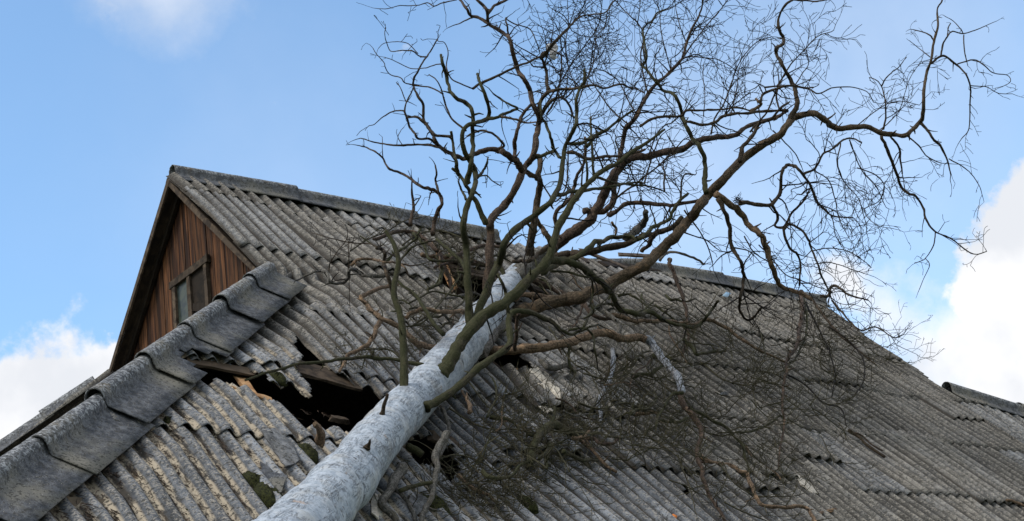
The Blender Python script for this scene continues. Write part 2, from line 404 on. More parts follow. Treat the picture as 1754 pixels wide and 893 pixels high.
def sheet(s0, t0, L, waves=7, fine=False, yaw=0, dh=0, lift=.014, side='front', seed=0, clip=True, off=(0, 0), holesclip=True, t_tilt=0):
    r = random.Random(seed)
    ns = waves * 12; ntt = int(L / .035) if fine else 14
    ls = np.linspace(0, waves * PITCH, ns + 1); lt = np.linspace(0, L, ntt + 1)
    LS, LT = np.meshgrid(ls, lt, indexing='ij')
    # slightly ragged lower edge
    ed = np.array([.006 * mnoise.noise((x * 9, seed * 3.1, 0)) + .004 * mnoise.noise((x * 40, seed, 1)) for x in ls])
    LT = LT + ed[:, None] * (LT / L) ** 8
    wv = np.cos(2 * np.pi * (LS / PITCH - .5))
    h = AMP * wv + lift * (LT / L) + .008 * (1 - LS / (waves * PITCH)) + dh + t_tilt * LS
    cs, sn = math.cos(yaw), math.sin(yaw)
    S = s0 + off[0] + (LS - .5) * cs - LT * sn + .5; T = t0 + off[1] + (LS - .5) * sn + LT * cs
    h = h + sag(S, T) - .075 * np.clip(1 - (S - axis_s(T) - .60) / .45, 0, 1) * (T > HIPT)
    idx = np.arange(S.size).reshape(S.shape)
    f = np.stack([idx[:-1, :-1], idx[1:, :-1], idx[1:, 1:], idx[:-1, 1:]], -1).reshape(-1, 4)
    Sf, Tf = S.ravel(), T.ravel()
    sc_, tc_ = Sf[f].mean(1), Tf[f].mean(1)
    keep = np.ones(len(f), bool)
    if clip: keep &= (sc_ > axis_s(tc_)) & right_ok(sc_, tc_) & (tc_ > .02)
    if holesclip:
        for P in holes:
            if sc_.max() < P[:, 0].min() or sc_.min() > P[:, 0].max() or tc_.max() < P[:, 1].min() or tc_.min() > P[:, 1].max(): continue
            jit = .02 * vnoise(sc_, tc_, 14, 3) if fine else 0
            keep &= ~inpoly(sc_ + jit, tc_ + jit, P)
    f = f[keep]
    if len(f) == 0: return None
    used = np.unique(f); mp = np.full(S.size, -1); mp[used] = np.arange(len(used)); f = mp[f]
    hf = h.ravel()[used]; Su, Tu = Sf[used], Tf[used]
    V = A + Su[:, None] * DS + Tu[:, None] * DT + hf[:, None] * DN
    blue = np.clip((5.6 - 1.1 * (Su + .6) - .9 * (9 - Tu) + 1.2) / 2.0, 0, 1) * np.clip((Tu - 4.6) / 1.2, 0, 1)
    rr = r.random()
    blue = np.clip(blue + (rr > .82) * .45, 0, 1)
    return V, f, dict(wv=wv.ravel()[used], rnd=np.full(len(used), rr), blue=blue, s=Su, st=Tu)
rows = [(.1, .75), (.55, 2.42), (2.24, 4.09), (3.91, 5.76), (5.58, 7.43), (7.25, 9.1)]
class NA:
    def __init__(s): s.V = []; s.F = []; s.n = 0; s.a = {}
    def add(s, V, F, at):
        s.V.append(V); s.F.append(F + s.n); s.n += len(V)
        for k, x in at.items(): s.a.setdefault(k, []).append(x)
    def build(s, name, mat, parent, **kw):
        return mesh_obj(name, np.concatenate(s.V), np.concatenate(s.F), mat, parent, attrs={k: np.concatenate(x) for k, x in s.a.items()}, **kw)
front = NA(); broken = []
hb = [(P[:, 0].min() - .1, P[:, 0].max() + .1, P[:, 1].min() - .1, P[:, 1].max() + .1) for P in holes]
for ri, (ta, tb) in enumerate(rows):
    for i in range(-6, 18):
        s0 = i * SW; s1 = s0 + 7 * PITCH
        if s1 < float(axis_s(np.array(tb))) - .3: continue
        seed = ri * 100 + i + 50; r = random.Random(seed)
        near = any(s0 < b_[1] and s1 > b_[0] and ta < b_[3] and tb > b_[2] for b_ in hb)
        yaw = r.gauss(0, .006); off = (r.gauss(0, .008), max(-.06, min(.08, r.gauss(0, .045))) if i else 0); lift = .008 + r.random() * .018 + (.03 if r.random() > .8 else 0)
        if ri == 0: off = (off[0], r.gauss(0, .03))
        if near: yaw += r.gauss(0, .012); lift += r.random() * .02
        L = tb - ta + (.0 if r.random() > .08 else .12)
        res = sheet(s0, ta, L, fine=near, yaw=yaw, off=off, lift=lift, seed=seed, dh=.0)
        if res is None: continue
        if near and ri >= 1 and i < 3 and ri >= 3: broken.append(res)
        else: front.add(*res)
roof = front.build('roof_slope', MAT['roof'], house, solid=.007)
for V, f, at_ in broken:
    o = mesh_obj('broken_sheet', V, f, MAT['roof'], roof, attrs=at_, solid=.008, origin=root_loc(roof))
# a few slipped and loose sheets beside the holes (part of the roof covering)
for (u, v, yaw, L, wv_, dh, tilt, h_) in [(860, 640, .16, 1.0, 6, .10, -.04, .05), (800, 700, .1, .9, 5, .05, .04, .03), (1245, 690, .02, 1.5, 4, .045, 0, .02), (1150, 690 + 60, .0, 1.3, 3, .05, 0, .02), (1510, 640, .01, 1.6, 4, .035, 0, .02), (1370, 800, .015, 1.7, 3, .04, 0, .02)]:
    s_, t_ = st_of(u, v)
    res = sheet(s_, t_, L, waves=wv_, fine=True, yaw=yaw, dh=dh, seed=int(u), holesclip=(u > 1000), t_tilt=tilt)
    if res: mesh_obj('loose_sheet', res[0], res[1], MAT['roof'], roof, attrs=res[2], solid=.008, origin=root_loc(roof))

# back slope, hip slopes (plain corrugated sheets, mostly unseen)
def slope_patch(name, P00, P10, P11, P01, wdir_len, nrm):
    P00, P10, P11, P01 = [np.array(p) for p in (P00, P10, P11, P01)]
    n = int(wdir_len / PITCH * 6); m_ = 12; V = []; wv = []
    for i in range(n + 1):
        for j in range(m_ + 1):
            a = i / n; b_ = j / m_
            p = (P00 * (1 - a) + P10 * a) * (1 - b_) + (P01 * (1 - a) + P11 * a) * b_
            w = math.cos(2 * math.pi * a * wdir_len / PITCH); V.append(p + nrm * AMP * w); wv.append(w)
    F = [(i * (m_ + 1) + j, (i + 1) * (m_ + 1) + j, (i + 1) * (m_ + 1) + j + 1, i * (m_ + 1) + j + 1) for i in range(n) for j in range(m_)]
    V = np.array(V); o = mesh_obj(name, V, np.array(F), MAT['roof'], house, solid=.008,
        attrs=dict(wv=wv, rnd=np.full(len(V), .4), blue=np.zeros(len(V)), s=V[:, 0] - A[0], st=np.linalg.norm(V[:, 1:] - A[1:], axis=1)))
    return o
def BP(s, t, h=0): return A + s * DS + t * DTB + h * DNB
hipx = lambda t: .20 - HK * (t - HIPT)
slope_patch('back_slope', BP(.07, .05), BP(13.4, .05), BP(13.0, 3.3), BP(.07, 3.3), 13.4, DNB)
slope_patch('back_slope', BP(0, 2.8, -.1), BP(13.0, 2.8, -.1), BP(18.5, EAVE), BP(hipx(EAVE), EAVE), 18, DNB)
hn = np.cross(BP(0, 3.03) - RP(0, 3.03), RP(hipx(EAVE), EAVE) - RP(0, 3.03)); hn /= np.linalg.norm(hn); hn = hn if hn[2] > 0 else -hn
slope_patch('hip_slope', RP(.45, HIPT, .0) , BP(.45, HIPT), BP(hipx(EAVE), EAVE), RP(hipx(EAVE), EAVE), 12, hn)

def quad(name, pts, mat):
    n = len(pts); a = Acc(); a.add([tuple(p) for p in pts], [tuple(range(n))], rnd=.5); return a.build(name, MAT[mat], house, smooth=False, solid=.02)
quad('attic_dark_sheet', [BP(.4, .3, -.14), BP(13, .3, -.14), BP(18, EAVE - .1, -.14), BP(hipx(EAVE) + .4, EAVE - .1, -.14), BP(.4, HIPT + .2, -.14)], 'attic')  # dark sheet added under the back slope so the holes look black inside
# ---- ridge and hip caps
def cap_piece(name, P0, P1, dA, dB, r0, r1, flA, flB, seed, mat='cap', cutA=0, lift=.035):
    r = random.Random(seed); P0 = np.array(P0, float); P1 = np.array(P1, float); ax = P1 - P0; L = np.linalg.norm(ax); ax /= L
    up = -(dA + dB); up /= np.linalg.norm(up)
    n = 26; m_ = 20; V = []; roll = []; P1 = P1 + dA * r.gauss(0, .008); P0 = P0 + dA * r.gauss(0, .008); flA *= r.uniform(.97, 1.03)
    nA = up - dA * (up @ dA); nA /= np.linalg.norm(nA); nB = up - dB * (up @ dB); nB /= np.linalg.norm(nB)
    for i in range(n + 1):
        a = i / n; rr = r0 + (r1 - r0) * a; c = P0 + ax * L * a; prof = []
        fa = flA * (1 + .02 * mnoise.noise((a * 3, seed, 0))); fb = flB
        for q in (1, .6, .15): prof.append((dA * (rr * 1.05 + (fa - rr * 1.05) * q) + nA * (lift + .012 * a), 0))
        e1 = dA * rr * .98 + nA * (lift + .01); e2 = dB * rr * .98 + nB * (lift + .01)
        cc = up * (rr * .35 + lift)
        for k in range(m_ + 1):
            th = -math.radians(112) + math.radians(224) * k / m_
            sd_ = (dB - dA); sd_ = sd_ - up * (sd_ @ up); sd_ /= np.linalg.norm(sd_)
            p = cc + up * math.cos(th) * rr + sd_ * math.sin(th) * rr
            w = abs(th) / math.radians(112); w = max(0, (w - .78) / .22) ** 1.3
            p = p * (1 - w) + (e1 if th < 0 else e2) * w
            prof.append((p, 1 if abs(th) < 1.45 else .2))
        for q in (.15, .6, 1): prof.append((dB * (rr * 1.05 + (fb - rr * 1.05) * q) + nB * (lift + .012 * a), 0))
        for j, (p, ro) in enumerate(prof):
            e = .0035 * mnoise.noise((a * L * 6, j * .4, seed)); end = (1 if i in (0, n) else 0) * .008 * mnoise.noise((j * .8, seed * 2.3, i))
            V.append(c + p + up * e + ax * end + ax * (cutA * (j == 0) * (1 if i == n else 0))); roll.append(ro)
    w_ = len(prof); F = np.array([(i * w_ + j, i * w_ + j + 1, (i + 1) * w_ + j + 1, (i + 1) * w_ + j) for i in range(n) for j in range(w_ - 1)])
    if name == 'hip_cap' and lift < .1:      # torn corner of the cap over the big hole
        fc = (np.array(V)[F].mean(1) - A); sc1, tc1 = fc[:, 0], fc @ DT
        F = F[~inpoly(sc1 + .012 * vnoise(sc1, tc1, 12, 2), tc1, holes[0])]
        us = np.unique(F); mp = np.zeros(len(V), int); mp[us] = np.arange(len(us)); V = np.array(V)[us]; roll = np.array(roll)[us]; F = mp[F]
    return mesh_obj(name, V, F, MAT[mat], house, attrs=dict(roll=roll), solid=.011)
# main ridge: long overlapping pieces; each one laps over the next to the right
joints = [.09, 1.95, 4.05, 5.6, 7.3, 8.9, 10.7, 12.2, 13.45]
rz = [0, .02, .0, -.03, -.22, .0, .03, .01, -.02]
for i in range(len(joints) - 1):
    if i == 3: continue
    a, b_ = joints[i], joints[i + 1]
    cap_piece('ridge_cap', RP(b_ + .06, -.0) + np.array([0, 0, rz[i + 1] + .014]), RP(a, 0) + np.array([0, 0, rz[i] - .012]), DT, DTB, .097, .085, .25, .25, i + 3, lift=.05)
# near hip cap
hipd = np.array([-HK, 0, 0]) + DT; hipd /= np.linalg.norm(hipd)
pA = DT - hipd * (DT @ hipd); pA = pA / np.linalg.norm(pA); pA = pA if pA[0] > 0 or True else pA
tmp = np.cross(hipd, DN); tmp = tmp if tmp[0] > 0 else -tmp; dA_h = tmp / np.linalg.norm(tmp)
tmp = np.cross(hipd, hn); tmp = tmp if tmp[0] < 0 else -tmp; dB_h = tmp / np.linalg.norm(tmp)
ht = [3.16, 3.78, 4.58, 5.42, 6.28, 7.15, 8.05, 8.95, 9.5]
for i in range(len(ht) - 1):
    t0, t1 = ht[i] - (.0 if i == 0 else .09), ht[i + 1]
    P0 = RP(.20 - HK * (t0 - HIPT), t0) + DN * .0; P1 = RP(.20 - HK * (t1 - HIPT), t1) + DN * .03
    cap_piece('hip_cap', P0, P1, dA_h, dB_h, .078, .092, .46, .34, i + 31, lift=.05 + .010 * math.sin(i * 2.3))
# far hip cap, seen edge on beyond
hipdB = np.array([-HK, 0, 0]) + DTB; hipdB /= np.linalg.norm(hipdB)
tmp = np.cross(hipdB, DNB); tmp = tmp if tmp[0] > 0 else -tmp; dA_b = tmp / np.linalg.norm(tmp)
tmp = np.cross(hipdB, hn); tmp = tmp if tmp[0] < 0 else -tmp; dB_b = tmp / np.linalg.norm(tmp)
for i in range(len(ht) - 1):
    t0, t1 = ht[i] - (.0 if i == 0 else .09), ht[i + 1]
    cap_piece('hip_cap', BP(.20 - HK * (t0 - HIPT), t0), BP(.20 - HK * (t1 - HIPT), t1) + DNB * .03, dA_b, dB_b, .10, .122, .4, .34, i + 51, lift=.16)
# lower right ridge beyond the verge
e0, e1 = RP(12.93, 3.62, .02), RP(17.5, 4.95, .02)
for i in range(3):
    a, b_ = i / 3, (i + 1) / 3 + .02
    dAx = DT; cap_piece('ridge_cap', e0 * (1 - b_) + e1 * b_, e0 * (1 - a) + e1 * a + np.array([0, 0, .02]), DT, DTB, .09, .10, .30, .25, i + 71)

# ---- gable
GX = A[0] + .25
zr = lambda y: A[2] - abs(y - A[1]) * math.tan(PH) - .10
gb = Acc(); y = A[1] - 2.3; k = 0
zb = A[2] - 2.75
gr = random.Random(5)
while y < A[1] + 2.3:
    w = gr.uniform(.10, .15); y1 = min(y + w, A[1] + 2.3); g_ = .004; x = GX + gr.uniform(-.006, .006)
    for (ya, yb) in ([(y + g_, y1 - g_)] if (y - A[1]) * (y1 - A[1]) > 0 else [(y + g_, A[1]), (A[1], y1 - g_)]):
        za, zb_ = zr(ya), zr(yb)
        if max(za, zb_) < zb: continue
        V = [(x, ya, zb), (x, yb, zb), (x, yb, max(zb, zb_)), (x, ya, max(zb, za)), (x + .022, ya, zb), (x + .022, yb, zb), (x + .022, yb, max(zb, zb_)), (x + .022, ya, max(zb, za))]
        gb.add(V, [(0, 3, 2, 1), (4, 5, 6, 7), (0, 1, 5, 4), (1, 2, 6, 5), (2, 3, 7, 6), (3, 0, 4, 7)], rnd=gr.random())
    y = y1
gable = gb.build('gable_wall', MAT['plank'], house, smooth=False)
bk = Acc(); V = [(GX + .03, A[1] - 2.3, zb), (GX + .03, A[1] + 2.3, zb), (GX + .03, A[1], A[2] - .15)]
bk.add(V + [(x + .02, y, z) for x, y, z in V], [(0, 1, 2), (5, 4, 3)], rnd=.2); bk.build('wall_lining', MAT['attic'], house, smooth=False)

def at_gx(u, v, x): r = ray(u, v); return CAMP + r * ((x - CAMP[0]) / r[0])
def wood(name, mat, parent, p0, p1, w, th, up, seed=0, **kw):
    a = Acc(); V, F = board(p0, p1, w, th, up, seed=seed, **kw); a.add(V, F, rnd=random.Random(seed + 5).random()); return a.build(name, MAT[mat], parent, smooth=False)
# window in the gable, traced corners on the wall plane
wl = at_gx(301, 490, GX - .01); wr = at_gx(354, 444, GX - .01)
ytop_l = wl; yl, yr = wl[1], wr[1]; ztop = (wl[2] + wr[2]) / 2
win = wood('window', 'oldwood', house, (GX - .035, yl + .09, ztop), (GX - .035, yr - .09, ztop), .10, .055, (1, 0, 0), 3)
ym = at_gx(328, 480, GX)[1]
zbot = ztop - 1.15
xx = (GX - .03)
for nm, yy in (('frame', yl), ('mullion', ym), ('frame', yr)):
    wood(nm, 'oldwood', win, (xx, yy, zbot), (xx, yy, ztop - .045), .075, .05, (1, 0, 0), int(yy * 100) % 90)
lo, hi = sorted((yl, ym))
p = Acc(); p.add([(GX - .012, lo + .03, zbot), (GX - .012, hi - .03, zbot), (GX - .012, hi - .03, ztop - .05), (GX - .012, lo + .03, ztop - .05)], [(0, 1, 2, 3)])
p.build('pane', MAT['glass'], win, smooth=False, solid=.004)
lo, hi = sorted((yr, ym))
p = Acc(); p.add([(GX - .014, lo + .03, zbot), (GX - .014, hi - .03, zbot), (GX - .014, hi - .03, ztop - .05), (GX - .014, lo + .03, ztop - .05)], [(0, 1, 2, 3)], rnd=.05)
p.build('plywood_infill', MAT['darkwood'], win, smooth=False, solid=.004)
wood('cross_brace', 'darkwood', win, (GX - .03, lo + .04, ztop - .62), (GX - .03, hi - .04, ztop - .5), .10, .02, (1, 0, 0), 8, jag=.02)
wood('window_sill', 'oldwood', win, (GX - .04, yl + .06, zbot - .03), (GX - .04, yr - .06, zbot - .03), .06, .08, (1, 0, 0), 9)

# barge boards and the boarded underside of the overhang
X0 = A[0] + .03
for side in (-1, 1):
    dn = DT if side < 0 else DTB; nn = DN if side < 0 else DNB
    top = A + np.array([.0, 0, -.04]); 
    wood('barge_board', 'oldwood', house, top + nn * -.055 + np.array([.03, 0, 0]), top + dn * 3.35 + nn * -.055 + np.array([.03, 0, 0]), .07 if side < 0 else .07, .025, (1, 0, 0), 20 + side)
    for q, xq in enumerate((.10, .19)):
        wood('soffit_board', 'darkwood', house, top + nn * (-.075) + np.array([xq, 0, 0]), top + dn * 3.35 + nn * (-.075) + np.array([xq, 0, 0]), .092, .022, nn, 30 + q + side)
# inner rafter against the gable, seen as the dark band on the left
wood('gable_rafter', 'darkwood', house, A + np.array([GX - A[0] - .05, 0, -.17]) , A + np.array([GX - A[0] - .05, 0, -.17]) + DTB * 3.3, .13, .05, (1, 0, 0), 44)

# ---- rafters, battens and boards inside the damaged part
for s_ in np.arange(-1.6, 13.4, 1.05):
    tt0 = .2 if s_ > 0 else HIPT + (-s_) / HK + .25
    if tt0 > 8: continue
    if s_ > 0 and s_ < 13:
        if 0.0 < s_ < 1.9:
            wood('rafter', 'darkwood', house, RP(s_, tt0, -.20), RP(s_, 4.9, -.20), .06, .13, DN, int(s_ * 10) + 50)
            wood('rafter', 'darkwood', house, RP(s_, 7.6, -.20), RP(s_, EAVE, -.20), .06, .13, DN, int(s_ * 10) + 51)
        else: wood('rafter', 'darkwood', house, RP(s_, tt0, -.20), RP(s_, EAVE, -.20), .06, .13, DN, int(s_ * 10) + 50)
def pboard(name, mat, u0, v0, u1, v1, w, th, h=-.07, seed=0, jag=.04, parent=house, up=None):
    return wood(name, mat, parent, at_plane(u0, v0, h)[0], at_plane(u1, v1, h)[0], w, th, DN if up is None else up, seed, jag=jag)
pboard('batten', 'oldwood', 318, 617, 440, 640, .16, .03, -.05, 1)
pboard('batten', 'oldwood', 498, 626, 612, 657, .36, .03, -.05, 2)
pboard('batten', 'oldwood', 540, 752, 640, 760, .14, .08, -.10, 3)
pboard('batten', 'oldwood', 560, 716, 600, 722, .05, .05, -.03, 4, jag=.07)
pboard('broken_board', 'freshwood', 412, 648, 450, 700, .11, .03, -.10, 5, jag=.1)
pboard('broken_board', 'freshwood', 405, 668, 476, 690, .08, .03, .0, 6, jag=.12)
pboard('batten', 'oldwood', 770, 458, 840, 473, .16, .06, -.05, 7)
pboard('batten', 'oldwood', 745, 440, 835, 455, .08, .05, .02, 8)
pboard('broken_board', 'freshwood', 878, 636, 908, 648, .22, .05, -.04, 9, jag=.06)
pboard('broken_board', 'freshwood', 752, 436, 776, 492, .10, .04, .03, 18, jag=.06)
pboard('batten', 'oldwood', 775, 466, 850, 480, .10, .05, .0, 19, jag=.08)
pboard('batten', 'darkwood', 900, 490, 950, 510, .10, .05, -.05, 10)
pboard('batten', 'oldwood', 735, 745, 780, 760, .25, .03, -.03, 12, jag=.06)

pboard('batten', 'oldwood', 915, 432, 1010, 448, .16, .03, .04, 14, jag=.1)
pboard('batten', 'oldwood', 1000, 430, 1080, 462, .14, .03, .06, 15, jag=.1)
pboard('batten', 'darkwood', 1030, 452, 1125, 462, .18, .03, .05, 16, jag=.1)
pboard('batten', 'oldwood', 1060, 436, 1130, 440, .10, .03, .12, 17, jag=.1)
# house walls and attic floor (below the eaves, outside the picture)
zev = A[2] - EAVE * math.sin(PH); yF = A[1] - EAVE * math.cos(PH) + .35; yB = A[1] + EAVE * math.cos(PH) - .35
xL = A[0] + hipx(EAVE) + .35; xR = A[0] + 18.0
def wallbox(name, x0, x1, y0, y1, z0, z1, mat):
    a = Acc(); V = [(x, y_, z) for z in (z0, z1) for (x, y_) in ((x0, y0), (x1, y0), (x1, y1), (x0, y1))]
    a.add(V, [(0, 3, 2, 1), (4, 5, 6, 7), (0, 1, 5, 4), (1, 2, 6, 5), (2, 3, 7, 6), (3, 0, 4, 7)], rnd=.5); return a.build(name, MAT[mat], house, smooth=False)
zt = zev + .36
wallbox('wall', xL, xR, yF, yF + .2, -.1, zt, 'wall'); wallbox('wall', xL, xR, yB - .2, yB, -.1, zt, 'wall')
wallbox('wall', xL, xL + .2, yF + .2, yB - .2, -.1, zt, 'wall'); wallbox('wall', xR - .2, xR, yF + .2, yB - .2, -.1, zt + 4, 'wall')
wallbox('attic_floor', xL + .2, xR - .2, yF + .2, yB - .2, zt - .3, zt - .1, 'attic')

#TREE
# ------------------------------------------------------------------ fallen tree
def catmull(P, n):
    P = np.asarray(P, float); out = []
    Q = np.vstack([2 * P[0] - P[1], P, 2 * P[-1] - P[-2]])
    for i in range(1, len(Q) - 2):
        for k in range(n):
            t_ = k / n
            out.append(.5 * ((2 * Q[i]) + (-Q[i - 1] + Q[i + 1]) * t_ + (2 * Q[i - 1] - 5 * Q[i] + 4 * Q[i + 1] - Q[i + 2]) * t_ ** 2 + (-Q[i - 1] + 3 * Q[i] - 3 * Q[i + 1] + Q[i + 2]) * t_ ** 3))
    out.append(Q[-2]); return np.array(out)
def tube_mesh(P, Rr, sides, nz=.0, nf=8, seed=0, cap=True, flat=None):
    P = np.asarray(P); n = len(P); T = np.gradient(P, axis=0); T /= np.linalg.norm(T, axis=1)[:, None] + 1e-9
    ref = np.array([0, 0, 1.0]) if abs(T[0][2]) < .9 else np.array([1.0, 0, 0])
    u = np.cross(T[0], ref); u /= np.linalg.norm(u); V = []; UV = []; Ls = 0
    for i in range(n):
        u = u - T[i] * (u @ T[i]); u /= np.linalg.norm(u); w = np.cross(T[i], u)
        if i: Ls += np.linalg.norm(P[i] - P[i - 1])
        for j in range(sides):
            a = 2 * math.pi * j / sides; dr = u * math.cos(a) + w * math.sin(a)
            r = Rr[i]
            if nz: 
                q = P[i] + dr * r
                r = r * (1 + nz * mnoise.noise((q[0] * nf, q[1] * nf, q[2] * nf + seed)) + nz * .6 * mnoise.noise((q[0] * nf * 3, q[1] * nf * 3, q[2] * nf * 3)))
            V.append(P[i] + dr * r); UV.append((j / sides if j <= sides / 2 else 1 - j / sides, Ls))
    idx = np.arange(n * sides).reshape(n, sides); nx = np.roll(idx, -1, axis=1)
    F = [tuple(q) for q in np.stack([idx[:-1], nx[:-1], nx[1:], idx[1:]], -1).reshape(-1, 4)]
    if cap: F.append(tuple(range(sides))[::-1]); F.append(tuple(range((n - 1) * sides, n * sides)))
    return V, F, UV

tree_root = empty('fallen_tree', (A[0] - 9.5, A[1] - 10.4, 0))
tag(tree_root, 'dead leafless pine with pale peeled trunk, fallen across the roof', 'tree')
TR = [(430, 1008, 150, .50), (478, 950, 139, .42), (530, 893, 123, .36), (563, 852, 109, .33), (593, 820, 100, .31), (655, 743, 84, .27), (704, 690, 79, .24), (741, 650, 76, .22), (796, 590, 70, .18), (835, 540, 60, .15), (866, 498, 47, .14), (888, 467, 36, .16), (899, 455, 24, .15)]
tp = []; tr = []
for u, v, w, h in TR:
    p, k = at_plane(u, v, h); tp.append(p); tr.append(w / 2 / FPX * k)
d0 = tp[0] - tp[1]; d0 /= np.linalg.norm(d0)
# the stem runs on down past the eave to the ground
q = tp[0].copy(); down = []
Lg = q[2] / max(.35, -d0[2])
for a in (1.0, .75, .5, .25):
    p = q + d0 * Lg * a; p[2] = max(p[2], .12); down.append((p, tr[0] * (1 + .28 * a)))
tp = [a for a, _ in down] + tp; tr = [b_ for _, b_ in down] + tr
tpc = catmull(np.c_[np.array(tp), np.array(tr)], 16)
Pt, Rt = tpc[:, :3], tpc[:, 3]
V, F, UV = tube_mesh(Pt, Rt, 72, nz=.12, nf=1.7, seed=3)
Va = np.array(V); cen = np.repeat(Pt, 72, axis=0)
# branch collars swelling round the limb bases
for (u, v, hgt, rad) in [(693, 668, .5, .15), (757, 640, .6, .18), (727, 697, .4, .13), (654, 716, .3, .08), (628, 766, .35, .09), (745, 742, .3, .1), (560, 800, .3, .2), (800, 585, .3, .22), (608, 745, .35, .16)]:
    c0, k = at_plane(u, v, .45 if hgt > .35 else .4)
    j = np.argmin(np.linalg.norm(Va - c0, axis=1)); c0 = Va[j]
    d_ = np.linalg.norm(Va - c0, axis=1); w = np.exp(-(d_ / rad) ** 2)[:, None]
    dr = Va - cen; Va = Va + dr * w * .055 * hgt * 2
V = [tuple(x) for x in Va]
trunk = mesh_obj('trunk', V, F, MAT['trunk'], tree_root, uv=UV)

def near_trunk(p):
    d = np.linalg.norm(Pt - p, axis=1); i = int(np.argmin(d)); return i, d[i]
def roof_h(p): return (p - A) @ DN
def keep_off(p, m_=.03):
    """no twig passes through the front slope"""
    q = p - A; s_ = q[0]; t_ = q @ DT; h = q @ DN
    if t_ > 0 and -6 < s_ < 18 and t_ < 9.3 and h < m_ and h > -1.4: p = p + DN * (m_ - h)
    return p
class Tw:
    def __init__(s): s.P = []; s.R = []; s.L = []
    def add(s, pts, rads): s.P += pts; s.R += rads; s.L.append(len(pts))
    def mesh(s, sides=3):
        P = np.array(s.P); R = np.array(s.R); n = len(P); L = np.array(s.L); st = np.concatenate([[0], np.cumsum(L)[:-1]]); en = st + L - 1
        T = np.zeros_like(P); T[1:] = P[1:] - P[:-1]; T[st] = P[st + 1] - P[st]
        T /= np.linalg.norm(T, axis=1)[:, None] + 1e-9
        ref = np.tile([.31, .17, .93], (n, 1)); U = np.cross(T, ref); U /= np.linalg.norm(U, axis=1)[:, None] + 1e-9; W = np.cross(T, U)
        a = 2 * np.pi * np.arange(sides) / sides
        V = P[:, None, :] + R[:, None, None] * (np.cos(a)[None, :, None] * U[:, None, :] + np.sin(a)[None, :, None] * W[:, None, :])
        V = V.reshape(-1, 3); ok = np.ones(n, bool); ok[en] = False; i0 = np.nonzero(ok)[0]
        base = i0[:, None] * sides + np.arange(sides)[None]; nxt = i0[:, None] * sides + (np.arange(sides)[None] + 1) % sides
        F = np.stack([base, nxt, nxt + sides, base + sides], -1).reshape(-1, 4)
        return V, F
RS = random.Random(99)
def rv(): 
    return np.array([RS.gauss(0, 1), RS.gauss(0, 1), RS.gauss(0, 1)])
def grow(tw, p, d, L, r, lvl, trop, wig=.34, onroof=False, mn=.0031):
    step = .085 if lvl < 2 else .06
    n = max(3, int(L / step)); pts = [p]; rad = [r]; d = d / np.linalg.norm(d)
    drift = rv() * .12
    for i in range(n):
        d = d + rv() * wig * .5 + drift + trop * .10
        if RS.random() < .14: d = d + rv() * .55
        d = d / np.linalg.norm(d); p = p + d * L / n
        if onroof: p = keep_off(p)
        pts.append(p); rad.append(max(mn, r * (1 - .72 * (i + 1) / n)))
        if lvl < (3 if onroof else 2) and i > 0 and L > .14 and RS.random() < (.62 if lvl == 0 else .55) * (1 if onroof else .8):
            c = np.cross(d, rv()); c /= np.linalg.norm(c) + 1e-9
            if onroof and c @ DN < -.2: c = -c
            grow(tw, p, d * RS.uniform(.5, 1.1) + c * RS.uniform(.5, 1.1), L * RS.uniform(.22, .58) * (1 - .4 * i / n), rad[-1] * (.72 if onroof else .68), lvl + 1, trop, wig, onroof, mn)
    tw.add(pts, rad)
DROOP, UPW, NONE = np.array([0, 0, -1.3]), np.array([0, 0, .6]), np.zeros(3)

